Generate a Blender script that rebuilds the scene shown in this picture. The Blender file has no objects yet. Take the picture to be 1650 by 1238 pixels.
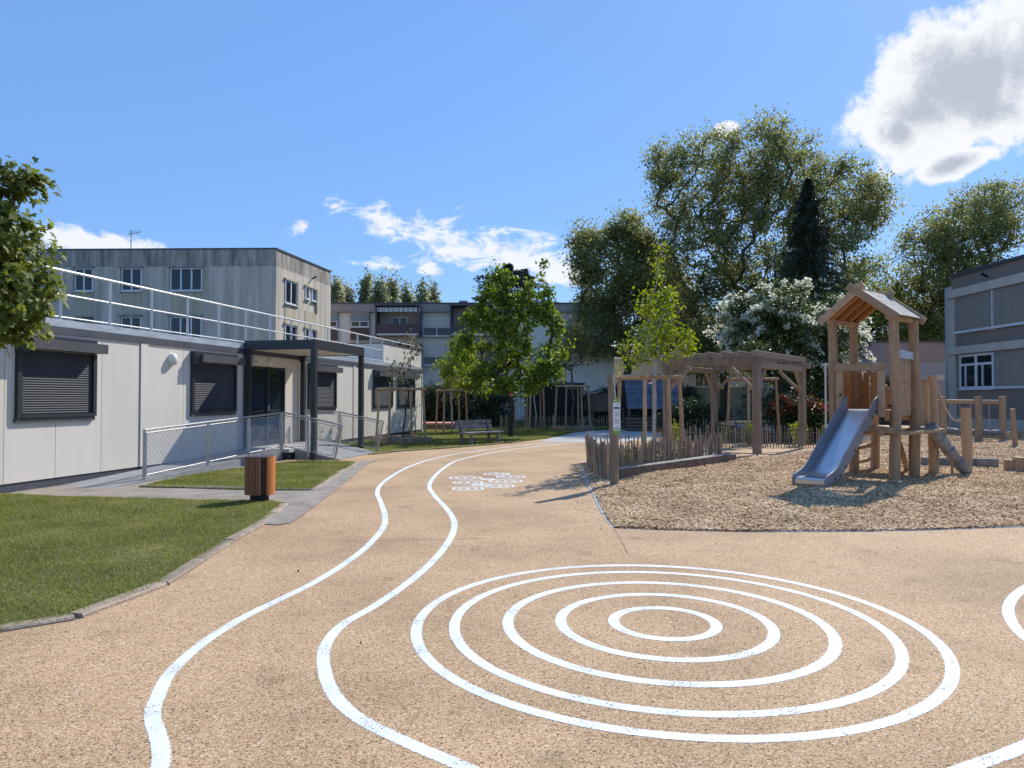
import bpy, bmesh, math, random
import numpy as np
from mathutils import Vector, Matrix
R = math.radians
random.seed(7)
rng = np.random.default_rng(11)
sc = bpy.context.scene
COL = sc.collection

# ------------------------------------------------------------------ camera
FPX, CXP, CYP, EYE = 1160.0, 825.0, 619.0, 1.65
PITCH = math.atan(23 / 1160)
cam_d = bpy.data.cameras.new('camera')
cam_d.sensor_width = 36.0
cam_d.lens = 36.0 * FPX / 1650.0
cam_d.clip_start = 0.05
cam_d.clip_end = 2000
cam = bpy.data.objects.new('camera', cam_d)
cam.location = (0, 0, EYE)
cam.rotation_euler = (R(90) + PITCH, 0, 0)
COL.objects.link(cam)
sc.camera = cam

# ------------------------------------------------------------------ light
SUN_AZ, SUN_EL = R(35.5), R(40.5)
S = Vector((math.sin(SUN_AZ) * math.cos(SUN_EL), math.cos(SUN_AZ) * math.cos(SUN_EL), math.sin(SUN_EL)))
sl = bpy.data.lights.new('sun', 'SUN')
sl.energy = 4.5
sl.angle = R(0.53)
sl.color = (1.0, 0.955, 0.88)
so = bpy.data.objects.new('sun', sl)
so.rotation_euler = S.to_track_quat('Z', 'Y').to_euler()
so.location = (20, 30, 40)
COL.objects.link(so)
sc.view_settings.view_transform = 'Standard'
sc.view_settings.look = 'None'
sc.view_settings.exposure = 0.36
sc.view_settings.gamma = 1.0
sc.render.film_transparent = False
sc.cycles.max_bounces = 8
sc.cycles.transparent_max_bounces = 8
sc.cycles.use_denoising = True


def dirpx(px, py):
    u, v = px - CXP, py - CYP
    return Vector((u, FPX * math.cos(PITCH) + v * math.sin(PITCH), FPX * math.sin(PITCH) - v * math.cos(PITCH)))


def G(px, py, z=0.0):
    """ground point seen at a place of the photograph"""
    d = dirpx(px, py)
    t = (z - EYE) / d.z
    return Vector((d.x * t, d.y * t, z))


def P(px, py, Y):
    d = dirpx(px, py)
    t = Y / d.y
    return Vector((d.x * t, Y, EYE + d.z * t))


# ------------------------------------------------------------------ world: sky with fair-weather clouds
w = bpy.data.worlds.new('World')
sc.world = w
w.use_nodes = True
nt = w.node_tree
nt.nodes.clear()
N = nt.nodes.new
L = nt.links.new


def vmath(op, a, b=None):
    n = N('ShaderNodeVectorMath'); n.operation = op
    for i, x in enumerate((a, b)):
        if x is None: continue
        if hasattr(x, 'is_output'): L(x, n.inputs[i])
        else: n.inputs[i].default_value = x
    return n


def smath(op, a, b=None, c=None, clamp=False):
    n = N('ShaderNodeMath'); n.operation = op; n.use_clamp = clamp
    for i, x in enumerate((a, b, c)):
        if x is None: continue
        if hasattr(x, 'is_output'): L(x, n.inputs[i])
        else: n.inputs[i].default_value = x
    return n.outputs[0]


tc = N('ShaderNodeTexCoord')
D = tc.outputs['Generated']
sky = N('ShaderNodeTexSky')
sky.sky_type = 'NISHITA'
sky.sun_disc = False
sky.sun_elevation = SUN_EL
sky.sun_rotation = SUN_AZ
sky.altitude = 300
sky.air_density = 1.0
sky.dust_density = 0.25
sky.ozone_density = 3.0
hsv = N('ShaderNodeHueSaturation')
hsv.inputs['Saturation'].default_value = 1.12
L(sky.outputs[0], hsv.inputs['Color'])
flat = N('ShaderNodeMixRGB'); flat.inputs[0].default_value = 0.62
flat.inputs[2].default_value = (0.155 / 0.125, 0.335 / 0.125, 0.74 / 0.125, 1)
L(hsv.outputs[0], flat.inputs[1])
bg = N('ShaderNodeBackground'); bg.inputs[1].default_value = 0.128
L(flat.outputs[0], bg.inputs[0])
wn = N('ShaderNodeTexNoise'); wn.inputs['Scale'].default_value = 9; wn.inputs['Detail'].default_value = 9; wn.inputs['Roughness'].default_value = 0.62
L(D, wn.inputs['Vector'])
wn2 = N('ShaderNodeTexNoise'); wn2.inputs['Scale'].default_value = 26; wn2.inputs['Detail'].default_value = 8; wn2.inputs['Roughness'].default_value = 0.65
L(D, wn2.inputs['Vector'])
# clouds: centre (as a sky direction), half sizes in radians, tilt
BIG = [((1560, 130), 0.150, 0.088, -18, 1.0), ((1480, 180), 0.088, 0.062, 0, 1.0), ((1690, 70), 0.15, 0.12, -20, 1.0), ((1545, 262), 0.07, 0.024, -12, 0.8), ((1450, 210), 0.05, 0.040, 20, 1.0), ((1172, 210), 0.026, 0.017, 0, 0.85)]
SMALL = [((630, 362), 0.085, 0.030, 17, 0.85), ((735, 388), 0.11, 0.038, 13, 0.95), ((850, 412), 0.085, 0.040, 10, 0.9), ((484, 365), 0.016, 0.012, 0, 0.9), ((610, 425), 0.05, 0.013, 5, 0.75), ((690, 432), 0.028, 0.016, 15, 0.8),
         ((160, 396), 0.14, 0.016, 2, 1.0), ((60, 392), 0.08, 0.014, 2, 0.9), ((905, 440), 0.05, 0.025, 0, 0.9)]


def cloud_field(lst):
    best = None
    for (c, ra, rb, tilt, op) in lst:
        cd = dirpx(*c).normalized()
        ax = cd.cross(Vector((0, 0, 1))).normalized()
        ay = ax.cross(cd).normalized()
        t = R(-tilt)
        a1 = ax * math.cos(t) + ay * math.sin(t)
        a2 = -ax * math.sin(t) + ay * math.cos(t)
        dx = vmath('DOT_PRODUCT', D, tuple(a1 / ra)).outputs['Value']
        dy = vmath('DOT_PRODUCT', D, tuple(a2 / rb)).outputs['Value']
        r2 = smath('ADD', smath('MULTIPLY', dx, dx), smath('MULTIPLY', dy, dy))
        fr = smath('GREATER_THAN', vmath('DOT_PRODUCT', D, tuple(cd)).outputs['Value'], 0.3)
        m = smath('MULTIPLY', smath('MAXIMUM', smath('SUBTRACT', 1.0, smath('SQRT', r2)), -1.0), fr)
        m = smath('ADD', smath('SUBTRACT', m, smath('SUBTRACT', 1.0, fr)), op - 1.0)
        best = m if best is None else smath('MAXIMUM', best, m)
    return best


def ctr(n, k): return smath('MULTIPLY', smath('SUBTRACT', n.outputs[0], 0.5), k)


def ramp_(v, a, b, hi=1.0):
    n = N('ShaderNodeMapRange'); n.interpolation_type = 'SMOOTHSTEP'
    n.inputs['From Min'].default_value = a; n.inputs['From Max'].default_value = b; n.inputs['To Max'].default_value = hi
    L(v, n.inputs['Value']); return n.outputs[0]


wn3 = N('ShaderNodeTexNoise'); wn3.inputs['Scale'].default_value = 17; wn3.inputs['Detail'].default_value = 10; wn3.inputs['Roughness'].default_value = 0.68; wn3.inputs['Distortion'].default_value = 0.6
wm = N('ShaderNodeMapping'); wm.inputs['Scale'].default_value = (1.0, 1.0, 2.3); wm.inputs['Rotation'].default_value = (0, R(-14), 0); L(D, wm.inputs[0]); L(wm.outputs[0], wn3.inputs['Vector'])
bigf = cloud_field(BIG); smallf = cloud_field(SMALL)
d1 = ramp_(smath('ADD', bigf, smath('ADD', ctr(wn, 1.5), ctr(wn2, 1.1))), 0.04, 0.34)
d2 = ramp_(smath('ADD', smallf, smath('ADD', ctr(wn3, 3.6), ctr(wn2, 0.8))), 0.0, 0.72, 0.93)
shade = ramp_(smath('ADD', bigf, smath('ADD', ctr(wn, 1.6), ctr(wn2, 0.7))), 0.38, 0.85, 0.9)
cm = N('ShaderNodeMixRGB')
cm.inputs[1].default_value = (0.80, 0.82, 0.85, 1); cm.inputs[2].default_value = (0.40, 0.445, 0.54, 1)
L(shade, cm.inputs[0])
bg2 = N('ShaderNodeBackground'); bg2.inputs[1].default_value = 0.92
L(cm.outputs[0], bg2.inputs[0])
cover = smath('MAXIMUM', d1, d2)
mx = N('ShaderNodeMixShader')
L(cover, mx.inputs[0]); L(bg.outputs[0], mx.inputs[1]); L(bg2.outputs[0], mx.inputs[2])
wo = N('ShaderNodeOutputWorld')
L(mx.outputs[0], wo.inputs[0])

# ------------------------------------------------------------------ materials
MATS = {}


def mat(name, c1, c2=None, scale=4.0, rough=0.8, metal=0.0, bump=0.0, bscale=None, stretch=(1, 1, 1), detail=5, spec=0.3, orand=0.0, c3=None, ramp=(0.35, 0.65), fine=0.0):
    if name in MATS: return MATS[name]
    m = bpy.data.materials.new(name); m.use_nodes = True
    t = m.node_tree; b = t.nodes['Principled BSDF']
    b.inputs['Roughness'].default_value = rough
    b.inputs['Metallic'].default_value = metal
    b.inputs['Specular IOR Level'].default_value = spec
    c2 = c2 or tuple(x * 0.8 for x in c1)
    co = t.nodes.new('ShaderNodeTexCoord')
    mp = t.nodes.new('ShaderNodeMapping'); mp.inputs['Scale'].default_value = stretch
    t.links.new(co.outputs['Object'], mp.inputs['Vector'])
    no = t.nodes.new('ShaderNodeTexNoise'); no.inputs['Scale'].default_value = scale; no.inputs['Detail'].default_value = detail; no.inputs['Roughness'].default_value = 0.6
    t.links.new(mp.outputs[0], no.inputs['Vector'])
    rp = t.nodes.new('ShaderNodeValToRGB')
    rp.color_ramp.elements[0].position = ramp[0]; rp.color_ramp.elements[1].position = ramp[1]
    rp.color_ramp.elements[0].color = (*c2, 1); rp.color_ramp.elements[1].color = (*c1, 1)
    if c3:
        e = rp.color_ramp.elements.new(min(ramp[1] + 0.15, 0.98)); e.color = (*c3, 1)
    fac = no.outputs[0]
    if orand:
        oi = t.nodes.new('ShaderNodeObjectInfo')
        ad = t.nodes.new('ShaderNodeMath'); ad.operation = 'MULTIPLY_ADD'
        t.links.new(oi.outputs['Random'], ad.inputs[0]); ad.inputs[1].default_value = orand; ad.inputs[2].default_value = -orand / 2
        a2 = t.nodes.new('ShaderNodeMath'); t.links.new(fac, a2.inputs[0]); t.links.new(ad.outputs[0], a2.inputs[1])
        fac = a2.outputs[0]
    t.links.new(fac, rp.inputs[0])
    t.links.new(rp.outputs[0], b.inputs['Base Color'])
    if bump:
        bn = t.nodes.new('ShaderNodeTexNoise'); bn.inputs['Scale'].default_value = bscale or scale * 4; bn.inputs['Detail'].default_value = 4
        t.links.new(mp.outputs[0], bn.inputs['Vector'])
        bp = t.nodes.new('ShaderNodeBump'); bp.inputs['Strength'].default_value = bump; bp.inputs['Distance'].default_value = 0.02
        t.links.new(bn.outputs[0], bp.inputs['Height']); t.links.new(bp.outputs[0], b.inputs['Normal'])
    MATS[name] = m
    return m


def leafmat(name, dark, light, accent=None, trans=0.35, pscale=0.5, rough=0.5, spec=0.35):
    if name in MATS: return MATS[name]
    m = bpy.data.materials.new(name); m.use_nodes = True
    t = m.node_tree; t.nodes.clear()
    g = t.nodes.new('ShaderNodeNewGeometry')
    rp = t.nodes.new('ShaderNodeValToRGB')
    rp.color_ramp.elements[0].color = (*dark, 1); rp.color_ramp.elements[1].color = (*light, 1)
    if accent:
        rp.color_ramp.elements[1].position = 0.85
        e = rp.color_ramp.elements.new(1.0); e.color = (*accent, 1)
    no = t.nodes.new('ShaderNodeTexNoise'); no.inputs['Scale'].default_value = pscale; no.inputs['Detail'].default_value = 3
    t.links.new(g.outputs['Position'], no.inputs['Vector'])
    a = t.nodes.new('ShaderNodeMath'); a.operation = 'MULTIPLY_ADD'
    t.links.new(no.outputs[0], a.inputs[0]); a.inputs[1].default_value = 1.1; a.inputs[2].default_value = -0.3
    a2 = t.nodes.new('ShaderNodeMath'); a2.operation = 'MULTIPLY_ADD'
    t.links.new(g.outputs['Random Per Island'], a2.inputs[0]); a2.inputs[1].default_value = 0.55
    t.links.new(a.outputs[0], a2.inputs[2])
    t.links.new(a2.outputs[0], rp.inputs[0])
    b = t.nodes.new('ShaderNodeBsdfPrincipled'); b.inputs['Roughness'].default_value = rough; b.inputs['Specular IOR Level'].default_value = spec
    tr = t.nodes.new('ShaderNodeBsdfTranslucent')
    hs = t.nodes.new('ShaderNodeHueSaturation'); hs.inputs['Value'].default_value = 1.5; hs.inputs['Saturation'].default_value = 1.1; hs.inputs['Hue'].default_value = 0.49
    t.links.new(rp.outputs[0], b.inputs['Base Color']); t.links.new(rp.outputs[0], hs.inputs['Color']); t.links.new(hs.outputs[0], tr.inputs[0])
    mxx = t.nodes.new('ShaderNodeMixShader'); mxx.inputs[0].default_value = trans
    o = t.nodes.new('ShaderNodeOutputMaterial')
    t.links.new(b.outputs[0], mxx.inputs[1]); t.links.new(tr.outputs[0], mxx.inputs[2]); t.links.new(mxx.outputs[0], o.inputs[0])
    MATS[name] = m
    return m


def glassmat(name='window_glass', col=(0.02, 0.025, 0.03)):
    if name in MATS: return MATS[name]
    m = bpy.data.materials.new(name); m.use_nodes = True
    b = m.node_tree.nodes['Principled BSDF']
    b.inputs['Base Color'].default_value = (*col, 1); b.inputs['Roughness'].default_value = 0.03; b.inputs['Specular IOR Level'].default_value = 0.55
    MATS[name] = m
    return m


def sandmat():
    m = bpy.data.materials.new('resin_bound_aggregate'); m.use_nodes = True
    t = m.node_tree; b = t.nodes['Principled BSDF']; b.inputs['Roughness'].default_value = 0.85; b.inputs['Specular IOR Level'].default_value = 0.2
    co = t.nodes.new('ShaderNodeTexCoord')
    vo = t.nodes.new('ShaderNodeTexVoronoi'); vo.inputs['Scale'].default_value = 135
    t.links.new(co.outputs['Object'], vo.inputs['Vector'])
    sx = t.nodes.new('ShaderNodeSeparateColor'); t.links.new(vo.outputs['Color'], sx.inputs[0])
    rp = t.nodes.new('ShaderNodeValToRGB'); rp.color_ramp.interpolation = 'CONSTANT'
    cols = [(0.0, (0.10, 0.068, 0.045)), (0.075, (0.345, 0.208, 0.106)), (0.30, (0.455, 0.295, 0.163)), (0.62, (0.55, 0.378, 0.226)), (0.90, (0.67, 0.52, 0.36))]
    rp.color_ramp.elements[0].color = (*cols[0][1], 1)
    rp.color_ramp.elements[1].position = cols[1][0]; rp.color_ramp.elements[1].color = (*cols[1][1], 1)
    for p, c in cols[2:]:
        e = rp.color_ramp.elements.new(p); e.color = (*c, 1)
    t.links.new(sx.outputs[0], rp.inputs[0])
    # worn and damp patches
    no = t.nodes.new('ShaderNodeTexNoise'); no.inputs['Scale'].default_value = 0.55; no.inputs['Detail'].default_value = 7; no.inputs['Roughness'].default_value = 0.6
    t.links.new(co.outputs['Object'], no.inputs['Vector'])
    r2 = t.nodes.new('ShaderNodeValToRGB'); r2.color_ramp.elements[0].position = 0.30; r2.color_ramp.elements[1].position = 0.56
    r2.color_ramp.elements[0].color = (0.60, 0.60, 0.585, 1); r2.color_ramp.elements[1].color = (1, 1, 1, 1)
    t.links.new(no.outputs[0], r2.inputs[0])
    mu = t.nodes.new('ShaderNodeMixRGB'); mu.blend_type = 'MULTIPLY'; mu.inputs[0].default_value = 0.75
    t.links.new(rp.outputs[0], mu.inputs[1]); t.links.new(r2.outputs[0], mu.inputs[2])
    # sparse dark stains
    n3 = t.nodes.new('ShaderNodeTexNoise'); n3.inputs['Scale'].default_value = 1.7; n3.inputs['Detail'].default_value = 4
    mp = t.nodes.new('ShaderNodeMapping'); mp.inputs['Location'].default_value = (3.1, 7.7, 0); t.links.new(co.outputs['Object'], mp.inputs[0]); t.links.new(mp.outputs[0], n3.inputs['Vector'])
    r3 = t.nodes.new('ShaderNodeValToRGB'); r3.color_ramp.elements[0].position = 0.61; r3.color_ramp.elements[1].position = 0.84
    r3.color_ramp.elements[0].color = (1, 1, 1, 1); r3.color_ramp.elements[1].color = (0.5, 0.5, 0.5, 1)
    t.links.new(n3.outputs[0], r3.inputs[0])
    m2 = t.nodes.new('ShaderNodeMixRGB'); m2.blend_type = 'MULTIPLY'; m2.inputs[0].default_value = 1.0
    t.links.new(mu.outputs[0], m2.inputs[1]); t.links.new(r3.outputs[0], m2.inputs[2])
    t.links.new(m2.outputs[0], b.inputs['Base Color'])
    bp = t.nodes.new('ShaderNodeBump'); bp.inputs['Strength'].default_value = 0.45; bp.inputs['Distance'].default_value = 0.004; bp.invert = True
    t.links.new(vo.outputs['Distance'], bp.inputs['Height']); t.links.new(bp.outputs[0], b.inputs['Normal'])
    return m


def paintmat():
    m = bpy.data.materials.new('worn_white_paint'); m.use_nodes = True
    t = m.node_tree; b = t.nodes['Principled BSDF']; b.inputs['Roughness'].default_value = 0.65; b.inputs['Specular IOR Level'].default_value = 0.2
    co = t.nodes.new('ShaderNodeTexCoord')
    vo = t.nodes.new('ShaderNodeTexVoronoi'); vo.inputs['Scale'].default_value = 135
    t.links.new(co.outputs['Object'], vo.inputs['Vector'])
    sx = t.nodes.new('ShaderNodeSeparateColor'); t.links.new(vo.outputs['Color'], sx.inputs[0])
    no = t.nodes.new('ShaderNodeTexNoise'); no.inputs['Scale'].default_value = 3.5; no.inputs['Detail'].default_value = 6; t.links.new(co.outputs['Object'], no.inputs['Vector'])
    rp = t.nodes.new('ShaderNodeValToRGB'); rp.color_ramp.elements[0].position = 0.35; rp.color_ramp.elements[1].position = 0.65
    rp.color_ramp.elements[0].color = (0.62, 0.635, 0.645, 1); rp.color_ramp.elements[1].color = (0.74, 0.755, 0.765, 1)
    t.links.new(no.outputs[0], rp.inputs[0]); t.links.new(rp.outputs[0], b.inputs['Base Color'])
    at = t.nodes.new('ShaderNodeAttribute'); at.attribute_name = 'edge'
    # grains that stay bare: more of them towards the edge and in worn areas
    a1 = t.nodes.new('ShaderNodeMath'); a1.operation = 'MULTIPLY_ADD'; t.links.new(at.outputs['Fac'], a1.inputs[0]); a1.inputs[1].default_value = 6.0; a1.inputs[2].default_value = -0.25
    a2 = t.nodes.new('ShaderNodeMath'); a2.operation = 'MULTIPLY_ADD'; t.links.new(no.outputs[0], a2.inputs[0]); a2.inputs[1].default_value = 0.8; a2.inputs[2].default_value = 0.62
    mn = t.nodes.new('ShaderNodeMath'); mn.operation = 'MINIMUM'; t.links.new(a1.outputs[0], mn.inputs[0]); t.links.new(a2.outputs[0], mn.inputs[1])
    gt = t.nodes.new('ShaderNodeMath'); gt.operation = 'GREATER_THAN'; t.links.new(mn.outputs[0], gt.inputs[0]); t.links.new(sx.outputs[1], gt.inputs[1])
    tp = t.nodes.new('ShaderNodeBsdfTransparent'); ms = t.nodes.new('ShaderNodeMixShader'); o = t.nodes['Material Output']
    t.links.new(gt.outputs[0], ms.inputs[0]); t.links.new(tp.outputs[0], ms.inputs[1]); t.links.new(b.outputs[0], ms.inputs[2]); t.links.new(ms.outputs[0], o.inputs[0])
    bp = t.nodes.new('ShaderNodeBump'); bp.inputs['Strength'].default_value = 0.5; bp.inputs['Distance'].default_value = 0.004; bp.invert = True
    t.links.new(vo.outputs['Distance'], bp.inputs['Height']); t.links.new(bp.outputs[0], b.inputs['Normal'])
    return m


SAND = sandmat(); PAINT = paintmat()
SOIL = mat('lawn_soil', (0.15, 0.15, 0.055), (0.09, 0.10, 0.035), 3, 0.95)
FIELD = mat('far_field_ground', (0.07, 0.085, 0.035), (0.06, 0.06, 0.035), 0.6, 0.95)
ASPH = mat('grey_asphalt', (0.33, 0.28, 0.235), (0.215, 0.185, 0.155), 2.2, 0.9, bump=0.4, bscale=90, detail=9)
CONC = mat('pale_concrete', (0.46, 0.45, 0.43), (0.34, 0.335, 0.325), 2.5, 0.85, bump=0.15, bscale=50)
KERB = mat('kerb_concrete', (0.38, 0.30, 0.225), (0.24, 0.19, 0.145), 6, 0.9, bump=0.5, bscale=40, orand=0.25)
PANEL = mat('offwhite_coated_panel', (0.70, 0.64, 0.555), (0.655, 0.60, 0.52), 1.6, 0.5, spec=0.35, orand=0.3, stretch=(1.4, 1.4, 0.25), detail=8)
ANTH = mat('anthracite_coated_metal', (0.030, 0.034, 0.042), (0.024, 0.027, 0.033), 3, 0.42, spec=0.5)
ANTH2 = mat('slate_grey_metal_fascia', (0.075, 0.083, 0.10), (0.055, 0.06, 0.075), 2, 0.5, spec=0.5)
SLAT = mat('anthracite_slat', (0.060, 0.066, 0.078), (0.05, 0.055, 0.065), 2, 0.62, spec=0.25)
BOXG = mat('shutter_box_grey', (0.10, 0.10, 0.105), (0.08, 0.08, 0.085), 2, 0.45)
ZINC = mat('galvanised_steel', (0.50, 0.49, 0.47), (0.39, 0.385, 0.375), 9, 0.42, metal=0.65)
ZTRIM = mat('pale_zinc_trim', (0.50, 0.55, 0.60), (0.36, 0.40, 0.44), 3, 0.45, metal=0.2, stretch=(1, 1, 3))
RAILW = mat('pale_painted_rail', (0.66, 0.66, 0.64), (0.55, 0.55, 0.53), 6, 0.4, metal=0.15)
LAMP = mat('opal_plastic', (0.72, 0.70, 0.64), (0.66, 0.64, 0.58), 3, 0.3, spec=0.5)
GLASS = glassmat()
WHITEFR = mat('white_window_frame', (0.72, 0.73, 0.74), (0.64, 0.65, 0.66), 3, 0.4)
OLDC = mat('streaked_old_concrete', (0.63, 0.55, 0.45), (0.36, 0.315, 0.26), 1.0, 0.92, bump=0.2, bscale=12, stretch=(2.2, 2.2, 0.16), detail=8, ramp=(0.30, 0.62))
OLDC2 = mat('blackened_old_concrete', (0.48, 0.425, 0.355), (0.17, 0.152, 0.13), 1.3, 0.92, stretch=(2.4, 2.4, 0.35), detail=8, ramp=(0.32, 0.66))
SPAND = mat('ochre_stained_spandrel', (0.56, 0.49, 0.34), (0.42, 0.37, 0.27), 1.2, 0.92, stretch=(2, 2, 0.3), detail=7)
WOOD = mat('larch_post_wood', (0.45, 0.295, 0.17), (0.31, 0.195, 0.11), 5, 0.75, bump=0.35, bscale=14, stretch=(3, 3, 0.35), detail=8, orand=0.3)
WOODH = mat('larch_plank_wood', (0.48, 0.32, 0.185), (0.33, 0.215, 0.125), 5, 0.75, bump=0.3, bscale=14, stretch=(1.6, 1.6, 1.6), detail=8, orand=0.3)
WOODO = mat('orange_plank_wood', (0.46, 0.23, 0.085), (0.34, 0.155, 0.055), 5, 0.7, bump=0.2, stretch=(3, 3, 0.4), orand=0.3)
WOODG = mat('greyed_shingle_wood', (0.36, 0.345, 0.32), (0.24, 0.225, 0.205), 6, 0.8, bump=0.3, stretch=(2, 2, 1), orand=0.4)
WOODP = mat('pergola_brown_wood', (0.32, 0.24, 0.17), (0.21, 0.155, 0.108), 4, 0.8, bump=0.3, bscale=20, stretch=(2, 2, 0.5), detail=8, orand=0.2)
PALE = mat('weathered_chestnut', (0.42, 0.315, 0.215), (0.24, 0.175, 0.118), 7, 0.9, bump=0.6, bscale=25, stretch=(3, 3, 0.4), detail=7, orand=0.7)
STAKE = mat('debarked_stake', (0.50, 0.34, 0.20), (0.35, 0.225, 0.125), 6, 0.85, bump=0.4, stretch=(3, 3, 0.4), orand=0.4)
SLEEP = mat('dark_sleeper_side', (0.22, 0.155, 0.115), (0.13, 0.092, 0.068), 4, 0.85, bump=0.5, stretch=(1, 1, 3), orand=0.2)
BENCHW = mat('bench_grey_wood', (0.30, 0.28, 0.255), (0.17, 0.15, 0.135), 5, 0.8, bump=0.3, orand=0.3)
STEEL = mat('brushed_stainless', (0.60, 0.61, 0.62), (0.52, 0.53, 0.54), 3, 0.27, metal=1.0, stretch=(1, 1, 1))
SLIDESIDE = mat('grey_slide_cheek', (0.27, 0.27, 0.29), (0.235, 0.235, 0.25), 3, 0.4, metal=0.3)
ROPE = mat('pale_rope', (0.50, 0.42, 0.32), (0.38, 0.31, 0.23), 40, 0.9)
BOLT = mat('dark_bolt', (0.03, 0.03, 0.035), None, 5, 0.5, metal=0.5)
BARK = mat('dark_bark', (0.075, 0.06, 0.045), (0.035, 0.028, 0.022), 6, 0.95, bump=0.8, bscale=12, stretch=(2, 2, 0.5))
BARKP = mat('plane_bark', (0.15, 0.13, 0.095), (0.06, 0.05, 0.038), 1.8, 0.9, bump=0.4)
BARKW = mat('pale_bark', (0.52, 0.49, 0.44), (0.36, 0.33, 0.29), 5, 0.85, bump=0.3)
CHIPB = mat('woodchip_bed', (0.52, 0.36, 0.22), (0.22, 0.145, 0.09), 30, 0.95, bump=1.0, bscale=45, detail=8)
FENCEG = mat('dark_green_metal', (0.018, 0.03, 0.026), (0.014, 0.022, 0.02), 3, 0.5)
BLACKP = mat('black_cladding', (0.016, 0.016, 0.018), (0.012, 0.012, 0.013), 3, 0.6)


# ------------------------------------------------------------------ building blocks
def wloc(o):
    v = Vector((0, 0, 0))
    while o is not None:
        v += o.location; o = o.parent
    return v


def tag(o, label=None, cat=None, group=None, kind=None):
    if label: o['label'] = label
    if cat: o['category'] = cat
    if group: o['group'] = group
    if kind: o['kind'] = kind
    return o


def thing(name, loc, label, cat, group=None):
    o = bpy.data.objects.new(name, None)
    o.empty_display_size = 0.2
    o.location = (loc[0], loc[1], loc[2] if len(loc) > 2 else 0)
    COL.objects.link(o)
    return tag(o, label, cat, group)


def link(name, me, m, parent=None, loc=(0, 0, 0)):
    o = bpy.data.objects.new(name, me)
    COL.objects.link(o)
    o.location = loc
    if parent is not None: o.parent = parent
    if m is not None and len(me.materials) == 0: me.materials.append(m)
    return o


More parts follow.
